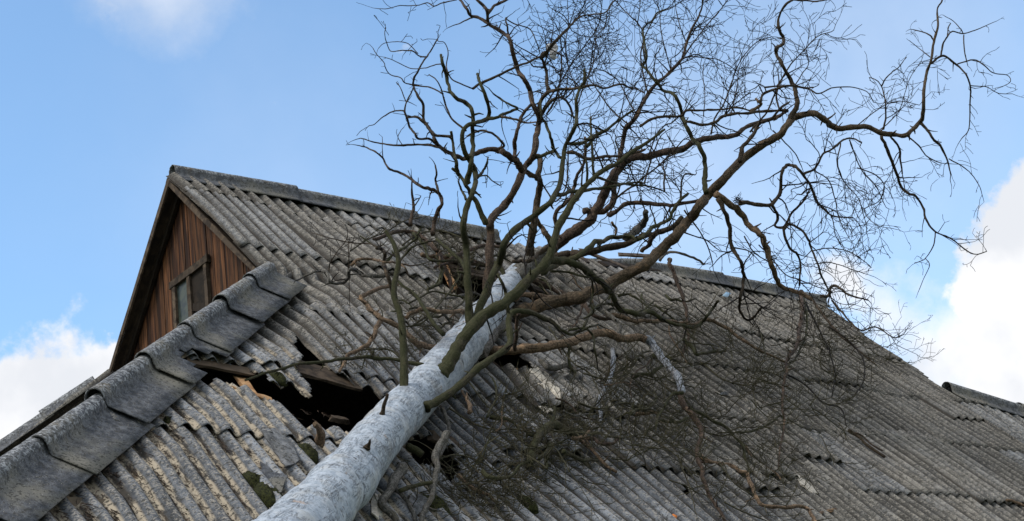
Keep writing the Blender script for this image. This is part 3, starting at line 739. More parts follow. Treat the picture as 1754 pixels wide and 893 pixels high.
def limb(pts, dspec, w0, w1, kind, dens=3, tl=.6, trop='n', name='branch', parent=None, broken=False, roof=False, thing=None):
    """pts: traced points; dspec ('p',h0,h1) height above the roof slope, or ('d',k0,k1) distance from the viewpoint"""
    pts = [np.array(p, float) for p in pts]; seg = np.concatenate([[0], np.cumsum([np.linalg.norm(pts[i + 1] - pts[i]) for i in range(len(pts) - 1)])]); seg /= seg[-1]
    P = []; R = []
    rooted = dspec[0] == 't'
    if rooted:
        k0 = at_plane(pts[0][0], pts[0][1], dspec[1])[1]; dspec = ('d', k0, k0 + dspec[2], 0)
    for a, (u, v) in zip(seg, pts):
        if dspec[0] == 'p': p, k = at_plane(u, v, dspec[1] + (dspec[2] - dspec[1]) * a + (dspec[3] * math.sin(math.pi * a) if len(dspec) > 3 else 0))
        else:
            k = dspec[1] + (dspec[2] - dspec[1]) * a + .25 * math.sin(a * 7 + u) * min(1, 4 * a) * (0 if len(dspec) > 3 else 1); p = at_depth(u, v, k)
        P.append(p); R.append((w0 + (w1 - w0) * a) / 2 / FPX * k)
    C = catmull(np.c_[np.array(P), np.array(R)], 6); P, R = C[:, :3], np.maximum(C[:, 3], .003)
    for i in range(1, len(P)):      # gnarled wandering
        q = P[i] * 11.0; P[i] = P[i] + (.45 if w0 < 14 else .18) * R[i] * np.array([mnoise.noise((q[0], q[1], q[2])), mnoise.noise((q[1] + 5, q[2], q[0])), mnoise.noise((q[2], q[0] + 9, q[1]))])
        q = P[i] * 4.1; P[i] = P[i] + (.8 if w0 < 14 else .35) * R[i] * np.array([mnoise.noise((q[0], q[1], q[2])), mnoise.noise((q[1] + 5, q[2], q[0])), mnoise.noise((q[2], q[0] + 9, q[1]))])
    if rooted:
        for i in range(min(6, len(R))): R[i] *= 1 + .45 * (1 - i / 6) ** 2
    sd = 12 if w0 > 9 else 8 if w0 > 4 else 5
    V, F, UV = tube_mesh(P, R, sd, nz=.28 if w0 > 5 else .2, nf=7, seed=len(P))
    UV = list(UV)
    # short dead snags
    L = np.linalg.norm(np.diff(P, axis=0), axis=1).sum()
    for _ in range(int(L * (2.2 if w0 > 4 else 1.2))):
        i = RS.randrange(1, len(P) - 1); t_ = P[i + 1] - P[i - 1]; t_ /= np.linalg.norm(t_); c = np.cross(t_, rv()); c /= np.linalg.norm(c)
        d = c + t_ * RS.uniform(0, .8); d /= np.linalg.norm(d); l = RS.uniform(.04, .13) + R[i]; r = min(R[i] * .45, .014) * RS.uniform(.5, 1.1)
        sp = [P[i], P[i] + d * l * .6, P[i] + d * l + rv() * .012]
        v2, f2, _u = tube_mesh(np.array(sp), [r * 1.4, r * .9, r * .5], 5)
        o_ = len(V); V += v2; UV += list(_u); F += [tuple(q + o_ for q in f) for f in f2]
    par = parent or tree_root
    o = mesh_obj(name, V, F, MAT[kind], par, origin=P[0], uv=UV)
    if dens > 0:
        tw = Tw(); tr_ = {'n': NONE, 'd': DROOP, 'u': UPW}[trop]
        for _ in range(int(L * dens + .5)):
            a = RS.uniform(.12, 1) ** .8; i = min(len(P) - 2, max(1, int(a * (len(P) - 1))))
            t_ = P[i + 1] - P[i - 1]; t_ /= np.linalg.norm(t_); c = np.cross(t_, rv()); c /= np.linalg.norm(c)
            if roof and c @ DN < 0: c = -c * .6
            grow(tw, P[i], t_ * RS.uniform(.3, 1.0) + c, tl * RS.uniform(.35, 1.15), min(R[i] * .6, .0085 if roof else .014), (0 if tl > .45 else 1), tr_, wig=.34 if roof else .27, onroof=roof, mn=.0036 if roof else .0041)
        if w1 < 4: grow(tw, P[-1], P[-1] - P[-3], tl * .9, min(R[-1], .008), 0, tr_, onroof=roof)
        if tw.P:
            V, F = tw.mesh(); tb = mesh_obj('twigs', V, F, MAT['twig' if roof else 'twigdark'], o, origin=P[0]); tb['kind'] = 'stuff'
    return o

LIMBS = [
 # ---- big green forked limb rising from the trunk
 ([(754,646),(768,620),(782,600),(793,583),(803,566),(820,546),(840,533),(861,521),(888,498),(918,468),(936,448),(945,424),(957,389),(973,359),(993,331),(1019,303),(1041,288),(1057,281),(1080,262),(1110,243),(1138,222)],('t',.38,2.6),25,4,'green',2.5,.7,'n'),
 ([(808,560),(818,541),(830,508),(843,475),(855,450),(863,420),(875,401),(908,376),(938,351),(951,333),(960,311),(964,275),(970,248),(986,215),(988,200),(987,171),(994,151),(1001,140),(1001,118)],('d',17.6,19.4),17,5,'green',1.5,.6,'n'),
 ([(806,560),(804,535),(803,513),(800,470),(799,424),(794,389),(799,356),(811,325),(815,297),(797,262),(791,235),(798,217),(815,211),(832,205),(838,192),(833,170),(822,142),(818,127)],('d',17.6,18.8),16,5.5,'green',.6,.35,'n'),
 ([(832,383),(822,364),(810,340),(800,318),(788,302),(774,288)],('d',20.3,20.0),11,5,'green',.4,.3,'n'),
 ([(803,316),(802,301),(808,275),(810,250),(809,224),(810,194),(796,176),(779,164),(768,146),(763,125),(759,111),(757,94)],('d',18.3,18.9),10,5.5,'green',.5,.3,'n'),
 ([(836,204),(852,201),(867,193),(886,186),(867,176),(858,170),(845,160)],('d',18.7,19.2),7,3,'green',1,.3,'n'),
 ([(852,201),(870,202),(900,209),(920,209)],('d',18.8,19.1),5,3,'tan',1,.4,'n'),
 ([(810,152),(824,143),(852,130),(888,113),(928,96),(951,70),(976,45),(996,28),(1015,25),(1036,22),(1051,2),(1060,-12)],('d',18.9,20),5,2.5,'brown',3,.5,'n'),
 ([(810,152),(790,144),(774,136),(767,124),(765,111),(768,90),(761,74),(751,71),(748,68)],('d',18.9,19.4),3,1.6,'brown',.8,.25,'n'),
 ([(798,224),(785,213),(771,199),(764,181),(759,161),(753,146),(746,136),(735,128)],('d',18.5,19),4.5,2,'brown',.8,.3,'n'),
 ([(759,161),(748,155),(736,150),(708,146),(693,141),(686,133),(668,128),(660,116),(658,108),(645,93),(639,83)],('d',18.9,19.6),3.2,1.4,'brown',.9,.25,'n'),
 ([(786,270),(774,263),(761,258),(749,249),(745,240),(741,230),(731,215),(726,205),(725,181),(717,166),(708,149),(708,139),(716,121),(728,101),(738,88),(746,73),(750,66)],('d',18.6,19.8),8,2,'brown',1.0,.3,'n'),
 ([(733,216),(720,205),(713,201),(698,201),(693,190),(696,176),(704,161),(708,151)],('d',19,19.4),4.5,2.4,'brown',1,.25,'n'),
 ([(692,190),(697,203),(703,219),(711,230),(717,238),(736,239),(749,249)],('d',19.1,18.9),4,5,'brown',1,.25,'n'),
 ([(692,190),(680,190),(668,193),(655,201),(646,209),(640,214),(632,216)],('d',19.2,19.7),3.4,1.5,'brown',.8,.2,'n'),
 ([(696,176),(693,169),(686,151),(679,141)],('d',19.2,19.5),2.4,1.4,'brown',.8,.2,'n'),
 ([(728,98),(718,96),(708,88),(698,87),(688,87),(670,88),(663,76),(659,58),(661,48)],('d',19.6,20.1),3,1.4,'brown',1.8,.22,'n'),
 ([(716,92),(705,80),(694,73),(678,72),(663,73),(655,76),(649,82)],('d',19.6,20.1),2,1.2,'brown',1,.2,'n'),
 ([(760,110),(749,111),(738,114),(726,117),(703,117),(683,108),(670,102),(658,98)],('d',19.0,19.6),2.4,1.3,'brown',.8,.2,'n'),
 ([(770,262),(758,255),(747,252),(716,248),(680,249),(648,245),(632,241),(618,237)],('d',18.7,19.6),6,2,'brown',.9,.25,'n'),
 ([(690,249),(682,236),(686,225),(692,218)],('d',19.1,19.3),2,1.2,'brown',1,.15,'n'),
 ([(786,300),(783,290),(781,275),(776,250),(773,225)],('d',18.5,18.6),7,5,'green',1,.2,'n'),
 ([(774,236),(756,233),(744,231),(731,215),(721,204),(712,200),(696,201)],('d',18.6,19),6,3,'brown',1,.25,'n'),
 ([(741,401),(743,381),(750,361),(757,348),(754,335),(741,325),(724,322),(706,308),(683,296),(666,288),(657,273),(645,262),(630,254),(617,250)],('d',19.5,20.2),9,2.2,'red',.7,.22,'n'),
 ([(755,336),(751,326),(747,312),(747,300),(745,283)],('d',19.7,19.9),5.5,3,'brown',1.2,.15,'n'),
 ([(656,270),(655,252),(655,235)],('d',20.1,20.3),2,1.2,'brown',.5,.1,'n'),
 ([(703,386),(705,370),(708,351),(706,330),(706,306)],('d',19.6,19.8),7,3,'red',1.5,.15,'n'),
 ([(707,356),(714,347),(721,336)],('d',19.7,19.9),3,1.5,'brown',1.5,.12,'n'),
 ([(818,304),(828,291),(834,280),(836,270)],('d',18.5,18.8),6,3,'green',2,.2,'n'),
 ([(818,306),(826,302),(834,301),(843,310),(856,318)],('d',18.5,18.8),3.5,2,'green',2,.2,'n'),
 ([(798,342),(790,325),(786,312),(786,303)],('d',18.4,18.7),5,3,'green',.8,.15,'n'),
 # ---- reddish leader going up from the middle of the trunk
 ([(838,515),(834,480),(839,438),(840,402),(839,383),(850,366),(865,350),(882,326),(895,294),(903,283),(913,268),(918,240),(922,215),(923,200),(911,176),(908,156),(899,138),(888,122),(878,90),(873,68),(863,58),(850,49),(837,40),(834,20),(828,10),(815,-2),(805,-16)],('d',20.6,23.2),17,5,'red',1.0,.45,'n'),
 ([(836,23),(847,10),(858,4),(868,0),(884,-9)],('d',23,23.4),6,4,'red',1,.4,'n'),
 ([(838,42),(822,32),(808,28),(799,15),(788,0),(779,-14)],('d',23,23.5),6.5,4,'red',.8,.3,'n'),
 ([(809,31),(796,36),(788,40),(781,42),(769,47)],('d',23.1,23.4),3,1.5,'brown',.8,.15,'n'),
 ([(782,0),(768,3),(756,6),(743,11),(733,5),(718,9),(701,10),(683,10),(663,15),(647,15)],('d',23.4,23.8),2.6,1.4,'brown',2.2,.22,'n'),
 ([(893,291),(884,280),(876,272),(864,262),(854,257),(832,258),(812,264),(795,272),(784,268)],('d',21.4,20.6),13,8,'red',1.3,.35,'n'),
 ([(882,274),(881,258),(883,240),(887,220),(895,197),(909,180)],('d',21.5,22.1),8,5.5,'red',1,.3,'n'),
 ([(854,255),(864,250),(857,240),(849,233),(837,227),(824,224),(810,228),(801,233)],('d',21.1,20.8),5,3.5,'brown',2,.25,'n'),
 ([(870,59),(869,45),(867,33),(868,30)],('d',22.9,23),4,3,'brown',3,.2,'n'),
 ([(868,33),(880,41),(893,44),(908,50),(918,70),(925,90)],('d',22.9,22.6),2.6,2,'brown',5,.35,'n'),
 # ---- brown leader K and its neighbours
 ([(906,452),(909,424),(913,389),(920,351),(925,318),(922,300),(925,272),(918,268),(912,272)],('d',22.6,22.6),17,9,'brown',1.2,.35,'n'),
 ([(925,310),(912,300),(898,294)],('d',22.3,21.8),9,9,'brown',1,.3,'n'),
 ([(950,425),(938,404),(928,390),(920,378)],('d',22.9,22.6),13,8,'tan',1,.3,'n'),
 ([(918,269),(934,266),(948,258),(948,255),(943,233),(934,210),(928,199),(926,171)],('d',21.6,22),7,4,'green',1,.3,'n'),
 ([(960,270),(952,262),(946,252)],('d',19.4,19.8),6,6,'green',0,.3,'n'),
 ([(920,300),(935,325),(951,345),(970,318),(973,262)],('d',22.2,22.6),3,3,'brown',2,.35,'n'),
 ([(972,262),(985,262),(1006,272),(1036,268),(1064,268),(1090,262),(1105,256)],('d',21,22.5),7,4,'red',3,.5,'n'),
 ([(1001,149),(975,152),(951,154),(938,159),(928,169),(923,184),(921,196)],('d',21.6,22.3),4.5,8,'brown',2.5,.5,'n'),
 ([(1001,148),(1018,147),(1036,151),(1064,145),(1076,150),(1089,152),(1104,159)],('d',21.6,22),5,3,'brown',3.5,.5,'n'),
 ([(928,196),(945,172),(962,168),(976,180),(982,200)],('d',22,22.4),6,4,'brown',3.5,.45,'n'),
 ([(941,153),(938,151),(934,121),(928,96),(934,88)],('d',22.2,22.6),7,5,'brown',3,.5,'n'),
 ([(928,97),(945,78),(962,60),(975,46),(985,33)],('d',22.6,23),6,4,'brown',4,.5,'n'),
 ([(936,196),(953,164),(961,126),(961,96),(950,88)],('d',22.4,23),4,3,'brown',4,.5,'n'),
 ([(930,186),(960,140),(985,100),(1014,62),(1026,40)],('d',22.5,23.2),3,2,'brown',4.5,.6,'n'),
 ([(985,190),(1010,120),(1018,70),(1036,45),(1040,18)],('d',22.8,23.5),2.6,1.6,'brown',5,.6,'n'),
 ([(1000,145),(1015,112),(1020,60),(1012,45)],('d',22.8,23.5),2.4,1.6,'brown',5,.6,'n'),
 ([(988,152),(975,120),(968,80),(974,40),(972,10)],('d',22.8,23.5),2.6,1.6,'brown',5,.6,'n'),
 # ---- big limb I (continuation of the top of the trunk) and its uprights
 ([(903,452),(930,436),(955,418),(976,404),(1001,384),(1016,366),(1031,340),(1046,308),(1059,291),(1077,272),(1095,268),(1112,268),(1133,262),(1150,258),(1166,257),(1186,245),(1213,238),(1240,235),(1261,231),(1276,219),(1302,209),(1327,202),(1349,190)],('d',23.6,24.6),23,6,'red',1.0,.4,'n'),
 ([(1001,362),(1026,364),(1042,356),(1052,335),(1056,300),(1060,280),(1067,245),(1072,222),(1090,196),(1104,170),(1122,146),(1150,120),(1168,101),(1176,73),(1188,45),(1201,18),(1203,-8)],('d',23.8,25),12,2.8,'red',3.2,.6,'n'),
 ([(953,390),(953,361),(965,350),(975,340),(984,320),(986,306),(999,281),(1003,255),(1001,235)],('d',23.2,23.8),8,5,'red',2,.45,'n'),
 ([(1004,252),(1020,235),(1040,222),(1060,206),(1085,190)],('d',23,24),7,4,'green',3.5,.5,'n'),
 ([(971,246),(990,246),(1000,245),(1020,232),(1040,222)],('d',19.6,20.6),7,7,'green',2,.4,'n'),
 ([(1017,303),(1015,270),(1013,240),(1012,200)],('d',19.8,20.4),5,4,'green',1.5,.35,'n'),
 ([(1005,312),(1006,285),(1003,272)],('d',19.8,20),5,4,'green',.5,.3,'n'),
 ([(1022,304),(1050,312),(1062,316),(1080,316),(1110,319),(1138,328)],('d',20,21),5.5,2.6,'green',3,.45,'n'),
 ([(952,334),(975,330),(1000,326),(1030,323),(1055,318),(1090,312),(1104,314)],('d',18.6,20.5),8,3,'green',2.5,.5,'n'),
 ([(1040,360),(1049,349),(1066,331),(1086,318),(1104,303),(1124,288),(1150,262),(1170,240)],('d',22.3,23.4),4.5,2.2,'brown',3.5,.55,'n'),
 ([(1041,367),(1060,360),(1075,350),(1093,347),(1110,348),(1135,351),(1160,351),(1196,344)],('d',23.2,22.2),9,6,'red',2.2,.45,'n'),
 ([(1070,405),(1084,401),(1097,389),(1106,374),(1110,364)],('d',22.6,22.8),15,11,'grey',.8,.3,'n'),
 ([(1048,381),(1055,390),(1054,402)],('d',23,23.1),6,4,'tan',.5,.2,'n'),
 ([(1125,141),(1145,128),(1163,108),(1188,73),(1211,43),(1233,18),(1248,-2)],('d',24,25.4),3.2,2,'brown',4.6,.55,'n'),
 ([(1168,101),(1182,98),(1196,98),(1215,100),(1231,103),(1254,116),(1264,130)],('d',24.8,25.4),2.4,1.5,'brown',4.6,.5,'n'),
 ([(1175,73),(1165,45),(1158,18),(1156,-6)],('d',25,25.4),2.2,1.5,'brown',4.5,.45,'n'),
 ([(1150,122),(1140,88),(1132,50),(1129,18),(1116,-4)],('d',25,25.6),2.4,1.5,'brown',4.5,.5,'n'),
 ([(1110,268),(1125,230),(1140,214),(1152,210),(1170,193)],('d',23.8,24.4),3,2,'brown',4,.55,'n'),
 ([(1090,196),(1075,170),(1060,140),(1040,124),(1022,118)],('d',23.9,24.4),3,2,'brown',5,.6,'n'),
 ([(1075,212),(1055,196),(1035,172),(1020,150),(1006,132)],('d',23.6,24.2),3,2,'brown',5,.6,'n'),
 ([(1110,160),(1100,120),(1098,90),(1108,55),(1127,25),(1150,14)],('d',24.4,25),3,2,'brown',4,.5,'n'),
 ([(1108,118),(1102,84),(1102,58),(1092,40),(1080,28),(1069,18),(1052,-2)],('d',24.2,25),3.4,2,'brown',2.6,.35,'n'),
 ([(1092,40),(1095,20),(1097,-6)],('d',24.8,25),2,1.6,'brown',2,.3,'n'),
 # ---- huge right limb R
 ([(880,540),(897,532),(931,523),(969,514),(997,508),(1032,492),(1056,480),(1080,467),(1104,454),(1136,426),(1160,400),(1180,378),(1197,356),(1211,336),(1241,305),(1274,273),(1300,251),(1332,234),(1346,216),(1362,202),(1390,194),(1408,202),(1424,215),(1443,220),(1486,218),(1510,228),(1530,230),(1553,231),(1574,210),(1581,199),(1582,161),(1587,126),(1594,105),(1601,67),(1607,43),(1605,16),(1613,3),(1616,-10)],('d',20.7,24.6),26,2.6,'lightbark',.7,.3,'n'),
 ([(1350,212),(1357,197),(1363,184),(1365,161),(1357,141),(1342,113),(1331,93),(1329,82),(1340,76),(1342,65),(1334,48),(1334,30),(1344,10),(1356,1),(1377,1),(1395,3),(1412,1)],('d',22.8,23.4),10,2.5,'brown',.4,.12,'n'),
 ([(1210,332),(1208,306),(1206,281),(1198,255),(1186,238),(1176,220),(1168,199),(1158,166),(1135,154),(1125,141),(1105,118),(1102,111),(1107,96),(1101,55),(1108,42),(1115,38),(1125,23),(1140,16)],('d',21.8,24.2),10,2.4,'green',.9,.4,'n'),
 ([(1268,278),(1271,258),(1286,238),(1299,215),(1309,210),(1324,200),(1337,186),(1350,176)],('d',22.3,23.5),9,4,'brown',1.6,.4,'n'),
 ([(1225,332),(1256,354),(1276,379),(1302,401),(1313,422),(1325,458),(1334,484),(1352,497),(1373,502),(1392,512)],('d',21.8,22.6),13,8,'tan',.8,.35,'d'),
 ([(1229,340),(1241,364),(1249,386),(1254,424),(1271,453),(1274,473),(1269,508),(1267,531),(1277,546),(1289,545),(1304,528),(1313,528)],('d',21.7,22.4),9,4,'brown',2.2,.45,'d'),
 ([(1268,348),(1276,346),(1302,351),(1321,350),(1337,328),(1339,296),(1349,283),(1364,288),(1377,301),(1390,321),(1400,349),(1405,352),(1426,370),(1461,373)],('d',21.9,23.2),9,2.4,'brown',1.6,.45,'d'),
 ([(1322,351),(1332,371),(1327,386),(1342,389),(1357,364),(1377,344),(1387,323),(1372,334)],('d',22.2,22.9),6,2.8,'brown',1.6,.35,'d'),
 ([(1342,391),(1352,424),(1368,438),(1372,458),(1370,476),(1369,490)],('d',22.3,22.8),5.5,3.5,'brown',2.8,.5,'d'),
 ([(1375,299),(1394,290),(1403,276),(1410,263),(1427,255),(1445,239),(1460,238),(1475,244)],('d',22.9,23.6),4.5,3,'brown',2.6,.5,'d'),
 ([(1344,392),(1352,384),(1372,394),(1385,411),(1388,420),(1401,453),(1408,475),(1418,496),(1424,512)],('d',22.3,23),5,3.4,'brown',3.4,.5,'n'),
 ([(1324,224),(1345,245),(1362,262),(1372,283)],('d',22.7,23),3,2,'brown',1,.3,'d'),
 ([(1510,233),(1520,260),(1534,295),(1545,322),(1556,332),(1569,336),(1582,357),(1585,373),(1602,397),(1628,408),(1652,427),(1670,436),(1690,431)],('d',23.6,24.4),6.5,1.8,'brown',1.6,.32,'d'),
 ([(1602,399),(1599,421),(1585,443),(1575,448),(1566,451)],('d',24.2,24.4),2.6,1.4,'brown',1.4,.16,'d'),
 ([(1585,443),(1592,455),(1582,478),(1573,500)],('d',24.4,24.5),1.8,1.2,'brown',.8,.12,'d'),
 ([(1578,212),(1588,222),(1598,239),(1612,252),(1623,274),(1629,299)],('d',24.2,24.4),6,2.6,'brown',1.4,.25,'d'),
 ([(1625,272),(1650,286),(1668,303),(1678,320),(1683,337)],('d',24.4,24.6),2.4,1.3,'brown',1.6,.25,'d'),
 ([(1525,234),(1539,252),(1543,275),(1546,298)],('d',23.9,24.1),4.5,3,'brown',3.4,.5,'d'),
 ([(1554,233),(1574,250),(1585,266),(1600,275),(1612,280)],('d',24,24.3),3.4,1.8,'brown',3,.4,'d'),
 ([(1594,109),(1609,98),(1620,98),(1639,112),(1655,129),(1662,150),(1662,172),(1660,220),(1647,238)],('d',24.4,24.8),4.6,1.6,'brown',1.5,.28,'d'),
 ([(1640,110),(1655,105),(1671,103),(1687,113),(1701,125),(1725,129),(1731,140),(1717,149)],('d',24.5,25),3,1.3,'brown',1.6,.25,'d'),
 ([(1611,97),(1616,75),(1623,62),(1632,54),(1650,58),(1674,51),(1703,38)],('d',24.4,25),3.6,1.3,'brown',.8,.2,'n'),
 ([(1651,60),(1652,86),(1656,105)],('d',24.6,24.6),2.4,2.4,'brown',.5,.2,'n'),
 ([(1650,58),(1644,48),(1632,36),(1619,28)],('d',24.6,24.8),2,1.3,'brown',1,.2,'n'),
 ([(1623,62),(1624,50),(1628,40)],('d',24.6,24.8),2.6,2,'brown',.5,.2,'n'),
 ([(1662,147),(1676,148),(1690,149),(1711,160),(1734,161)],('d',24.7,25),2.2,1.2,'brown',1.4,.25,'d'),
 ([(1600,69),(1592,60),(1580,55),(1565,51)],('d',24.6,24.8),3.2,1.8,'brown',1,.15,'n'),
 ([(1593,98),(1575,84),(1558,70)],('d',24.4,24.6),2,1.2,'brown',.6,.12,'n'),
 ([(1513,222),(1516,200),(1516,172),(1510,148),(1500,137),(1489,133)],('d',23.6,24),4,1.6,'brown',1.6,.4,'n'),
 ([(1510,148),(1518,134),(1527,124),(1537,118),(1545,108),(1553,98)],('d',23.9,24.2),3,1.4,'brown',1,.2,'n'),
 ([(1505,224),(1520,212),(1540,190),(1550,160),(1560,132),(1578,104)],('d',23.7,24.2),2,1.2,'brown',2.6,.45,'n'),
 ([(1470,214),(1500,190),(1520,178),(1545,174),(1575,180)],('d',23.8,24.2),2,1.4,'brown',4.5,.5,'n'),
 ([(1310,150),(1340,148),(1370,150),(1389,154),(1402,161),(1429,150),(1461,150),(1485,158),(1496,175)],('d',23.2,24),4,1.6,'brown',2,.35,'n'),
 ([(1286,191),(1303,181),(1299,174),(1294,170)],('d',22.8,23),8,4,'tan',1,.2,'n'),
 ([(1302,175),(1308,162),(1327,154),(1352,146),(1377,151),(1393,150)],('d',22.8,23.2),5.5,3,'brown',2.5,.4,'n'),
 ([(1176,209),(1208,214),(1226,209),(1238,200),(1251,196),(1281,193),(1327,191),(1347,190)],('d',22,23),5.5,5,'brown',1.8,.4,'n'),
 ([(1095,217),(1115,206),(1135,200),(1166,199),(1176,190),(1201,189),(1233,188),(1262,184),(1285,190)],('d',22.2,23),5.5,3.5,'brown',2.2,.4,'n'),
 ([(1218,230),(1226,201),(1236,186),(1249,156),(1261,118),(1276,93),(1296,73),(1322,63)],('d',22.8,24),3.6,1.5,'brown',4.2,.5,'n'),
 ([(1252,196),(1262,150),(1266,118),(1278,96)],('d',23,24),2.2,1.5,'brown',3.5,.45,'n'),
 ([(1285,226),(1314,191),(1332,149),(1354,111),(1377,86),(1400,63),(1424,55)],('d',23,24.4),4,1.8,'brown',4,.5,'n'),
 ([(1335,190),(1330,165),(1334,140),(1332,120)],('d',23,23.6),4,2,'brown',3.6,.4,'n'),
 ([(1205,200),(1207,160),(1204,130),(1206,108)],('d',23.4,24),2.2,1.4,'brown',2.5,.4,'n'),
 ([(1360,150),(1375,125),(1385,110),(1382,90)],('d',23.8,24.2),2.4,1.5,'brown',4,.45,'n'),
 ([(1150,350),(1135,380),(1120,400),(1098,420)],('d',22.5,22.5),3,2,'brown',2.5,.45,'n'),
 ([(1166,340),(1168,310),(1174,298),(1190,300)],('d',22,22.4),4,2.4,'brown',3,.4,'n'),
 ([(1138,328),(1138,300),(1136,283),(1142,272),(1160,262)],('d',22,22.4),4,2.4,'brown',3.6,.45,'n'),
 ([(1104,314),(1112,285),(1120,262),(1128,240)],('d',22,22.6),4,2.4,'brown',4,.5,'n'),
 ([(1062,318),(1052,350),(1040,370)],('d',21.6,22),3.6,2.4,'brown',3.4,.45,'n'),
 # ---- mossy curved limbs on the right of the fork
 ([(938,447),(952,444),(970,447),(990,455),(1007,463),(1020,474),(1032,483),(1042,497),(1052,511),(1060,525),(1075,536),(1092,538),(1112,537),(1128,545),(1138,549)],('d',18.6,21.2),14,8,'green',1.8,.4,'d'),
 ([(1138,549),(1160,556),(1191,560),(1203,550),(1211,541),(1221,528),(1230,516)],('d',21.2,22.0),7,5,'green',1.6,.4,'d'),
 ([(1050,511),(1065,528),(1088,537),(1104,530),(1120,516)],('d',20.8,21.2),6,3,'green',2,.35,'d'),
 ([(927,468),(940,458),(956,455),(975,446),(997,433),(1024,415),(1047,408),(1080,406),(1094,409),(1106,402),(1117,391),(1135,381),(1150,374),(1154,361),(1166,341),(1178,332)],('d',19.2,22.3),12,5,'green',1.8,.4,'n'),
 ([(905,462),(930,452),(956,440),(980,436),(1007,432),(1045,424),(1080,415),(1100,404),(1116,402),(1133,397),(1153,389),(1168,372)],('d',23.2,23.6),17,9,'brown',1.2,.4,'n'),
 ([(944,465),(975,466),(1000,474),(1012,478),(1016,500),(1012,520),(1016,535),(1000,546)],('d',18.9,19.6),5,3.5,'green',1.8,.35,'d'),
 ([(879,448),(893,448),(908,446),(921,438),(932,430),(944,420)],('d',18.6,18.9),7,9,'brown',.8,.3,'n'),
 # ---- limbs springing from the trunk near the camera
 ([(694,676),(693,640),(691,594),(687,550),(680,525),(674,504),(678,475),(682,446),(676,423),(668,408),(661,396)],('t',.40,1.0),16,7,'green',.5,.25,'n'),
 ([(676,508),(668,486),(662,466),(657,450),(660,436),(654,428),(645,425)],('d',17.2,17.6),9,6,'brown',.8,.25,'n'),
 ([(662,450),(674,436),(686,429),(702,417),(714,408),(719,393)],('d',17.4,17.9),6,4.5,'green',1,.3,'n'),
 ([(682,450),(692,436),(706,423),(720,418),(734,414)],('d',17.4,17.9),5,3.5,'green',1.4,.35,'n'),
 ([(674,470),(655,471),(633,472),(621,471),(608,462),(598,463),(596,478),(583,486),(566,483),(560,466),(550,465),(538,466),(522,473),(507,481)],('d',17.4,18.1),9,3.4,'grey',.9,.22,'n'),
 ([(601,456),(609,448),(618,443),(641,445),(660,449),(676,451),(691,456),(697,464),(699,471)],('d',17.6,17.2),6,3,'tan',1,.2,'n'),
 ([(597,466),(598,446),(597,430),(597,413)],('d',17.9,18),3,2,'brown',4,.28,'n'),
 ([(563,471),(564,456),(568,446),(578,431),(591,415),(596,405)],('d',18,18.3),2.6,1.8,'brown',4,.28,'n'),
 ([(660,436),(635,418),(600,416),(565,408),(533,399)],('d',17.6,18.4),3,1.4,'brown',4,.25,'n'),
 ([(598,466),(598,490),(599,520),(600,535)],('d',17.9,18),1.6,1.2,'brown',2,.12,'n'),
 ([(654,717),(656,700),(660,688),(663,676)],('t',.45,-.05),10,5,'brown',0,.3,'n'),
 ([(628,769),(632,760),(634,753)],('t',.55,-.05),11,3,'brown',0,.3,'n'),
 ([(546,760),(549,745),(546,733),(541,727)],('p',.1,.35),22,9,'tan',0,.3,'n'),
 ([(728,700),(752,686),(778,668),(797,650),(820,629),(846,612),(862,602),(873,589),(873,570),(872,551),(876,538),(888,533),(911,536),(928,544),(944,551),(952,558),(959,566)],('t',.38,1.8),14,8,'green',1.2,.35,'d'),
 ([(872,545),(869,520),(866,501),(861,486),(853,469)],('d',17.5,17.7),8,5,'green',2.2,.3,'n'),
 ([(955,562),(975,573),(990,568),(1010,560),(1025,556)],('d',18.1,18.5),6,4,'green',2.4,.35,'d'),
 ([(974,566),(1000,562),(1016,575),(1018,595),(1022,620)],('d',18.4,18.6),5,3,'green',2.6,.35,'d'),
 # ---- limbs lying on the roof to the left of the trunk
 ([(752,596),(732,594),(714,587),(697,574),(681,561),(665,552),(651,544),(634,528),(621,513),(626,506),(645,495),(662,491),(680,488)],('p',.25,.35,.15),11,6,'tan',1.2,.3,'n','branch',None,False,True),
 ([(652,546),(642,566),(634,585),(615,598),(595,607),(588,622),(582,637)],('p',.3,.08),9,5,'tan',1.0,.25,'n','branch',None,False,True),
 ([(725,626),(714,624),(690,619),(655,613),(620,613),(586,616),(548,620),(510,624),(465,637),(420,652)],('p',.40,.12),8,4,'green',.5,.2,'n','branch',None,False,True),
 ([(800,534),(780,534),(752,534),(735,531),(719,530),(706,536),(697,545)],('p',.3,.3,.1),8,7,'tan',1.6,.3,'n','branch',None,False,True),
 ([(760,573),(746,558),(734,541),(725,525),(717,512),(706,501),(691,491),(680,480)],('p',.45,.5),8,4.5,'green',1.6,.35,'n','branch',None,False,True),
 ([(704,560),(730,545),(760,540),(790,520),(800,500)],('p',.2,.3),4,3,'green',2.4,.4,'n','branch',None,False,True),
 ([(700,640),(690,620),(670,600),(640,598),(610,600)],('p',.2,.1),4,2.5,'twig',3,.3,'n','branch',None,False,True),
 ([(640,410),(670,400),(697,396),(720,404),(748,430)],('p',.25,.3),6,7,'red',2.5,.35,'n','branch',None,False,True),
 ([(748,410),(770,430),(790,448),(800,470),(806,490)],('p',.5,.5),7,5,'green',2.2,.35,'n','branch',None,False,True),
 ([(708,400),(726,420),(737,445),(760,448),(800,446)],('p',.35,.35),6,4,'green',3,.35,'n','branch',None,False,True),
 ([(752,432),(760,455),(770,480),(775,500)],('p',.2,.15),9,7,'red',2,.3,'n','branch',None,False,True),
 ([(770,446),(800,430),(835,420),(860,425)],('p',.3,.3),7,6,'red',2,.3,'n','branch',None,False,True),
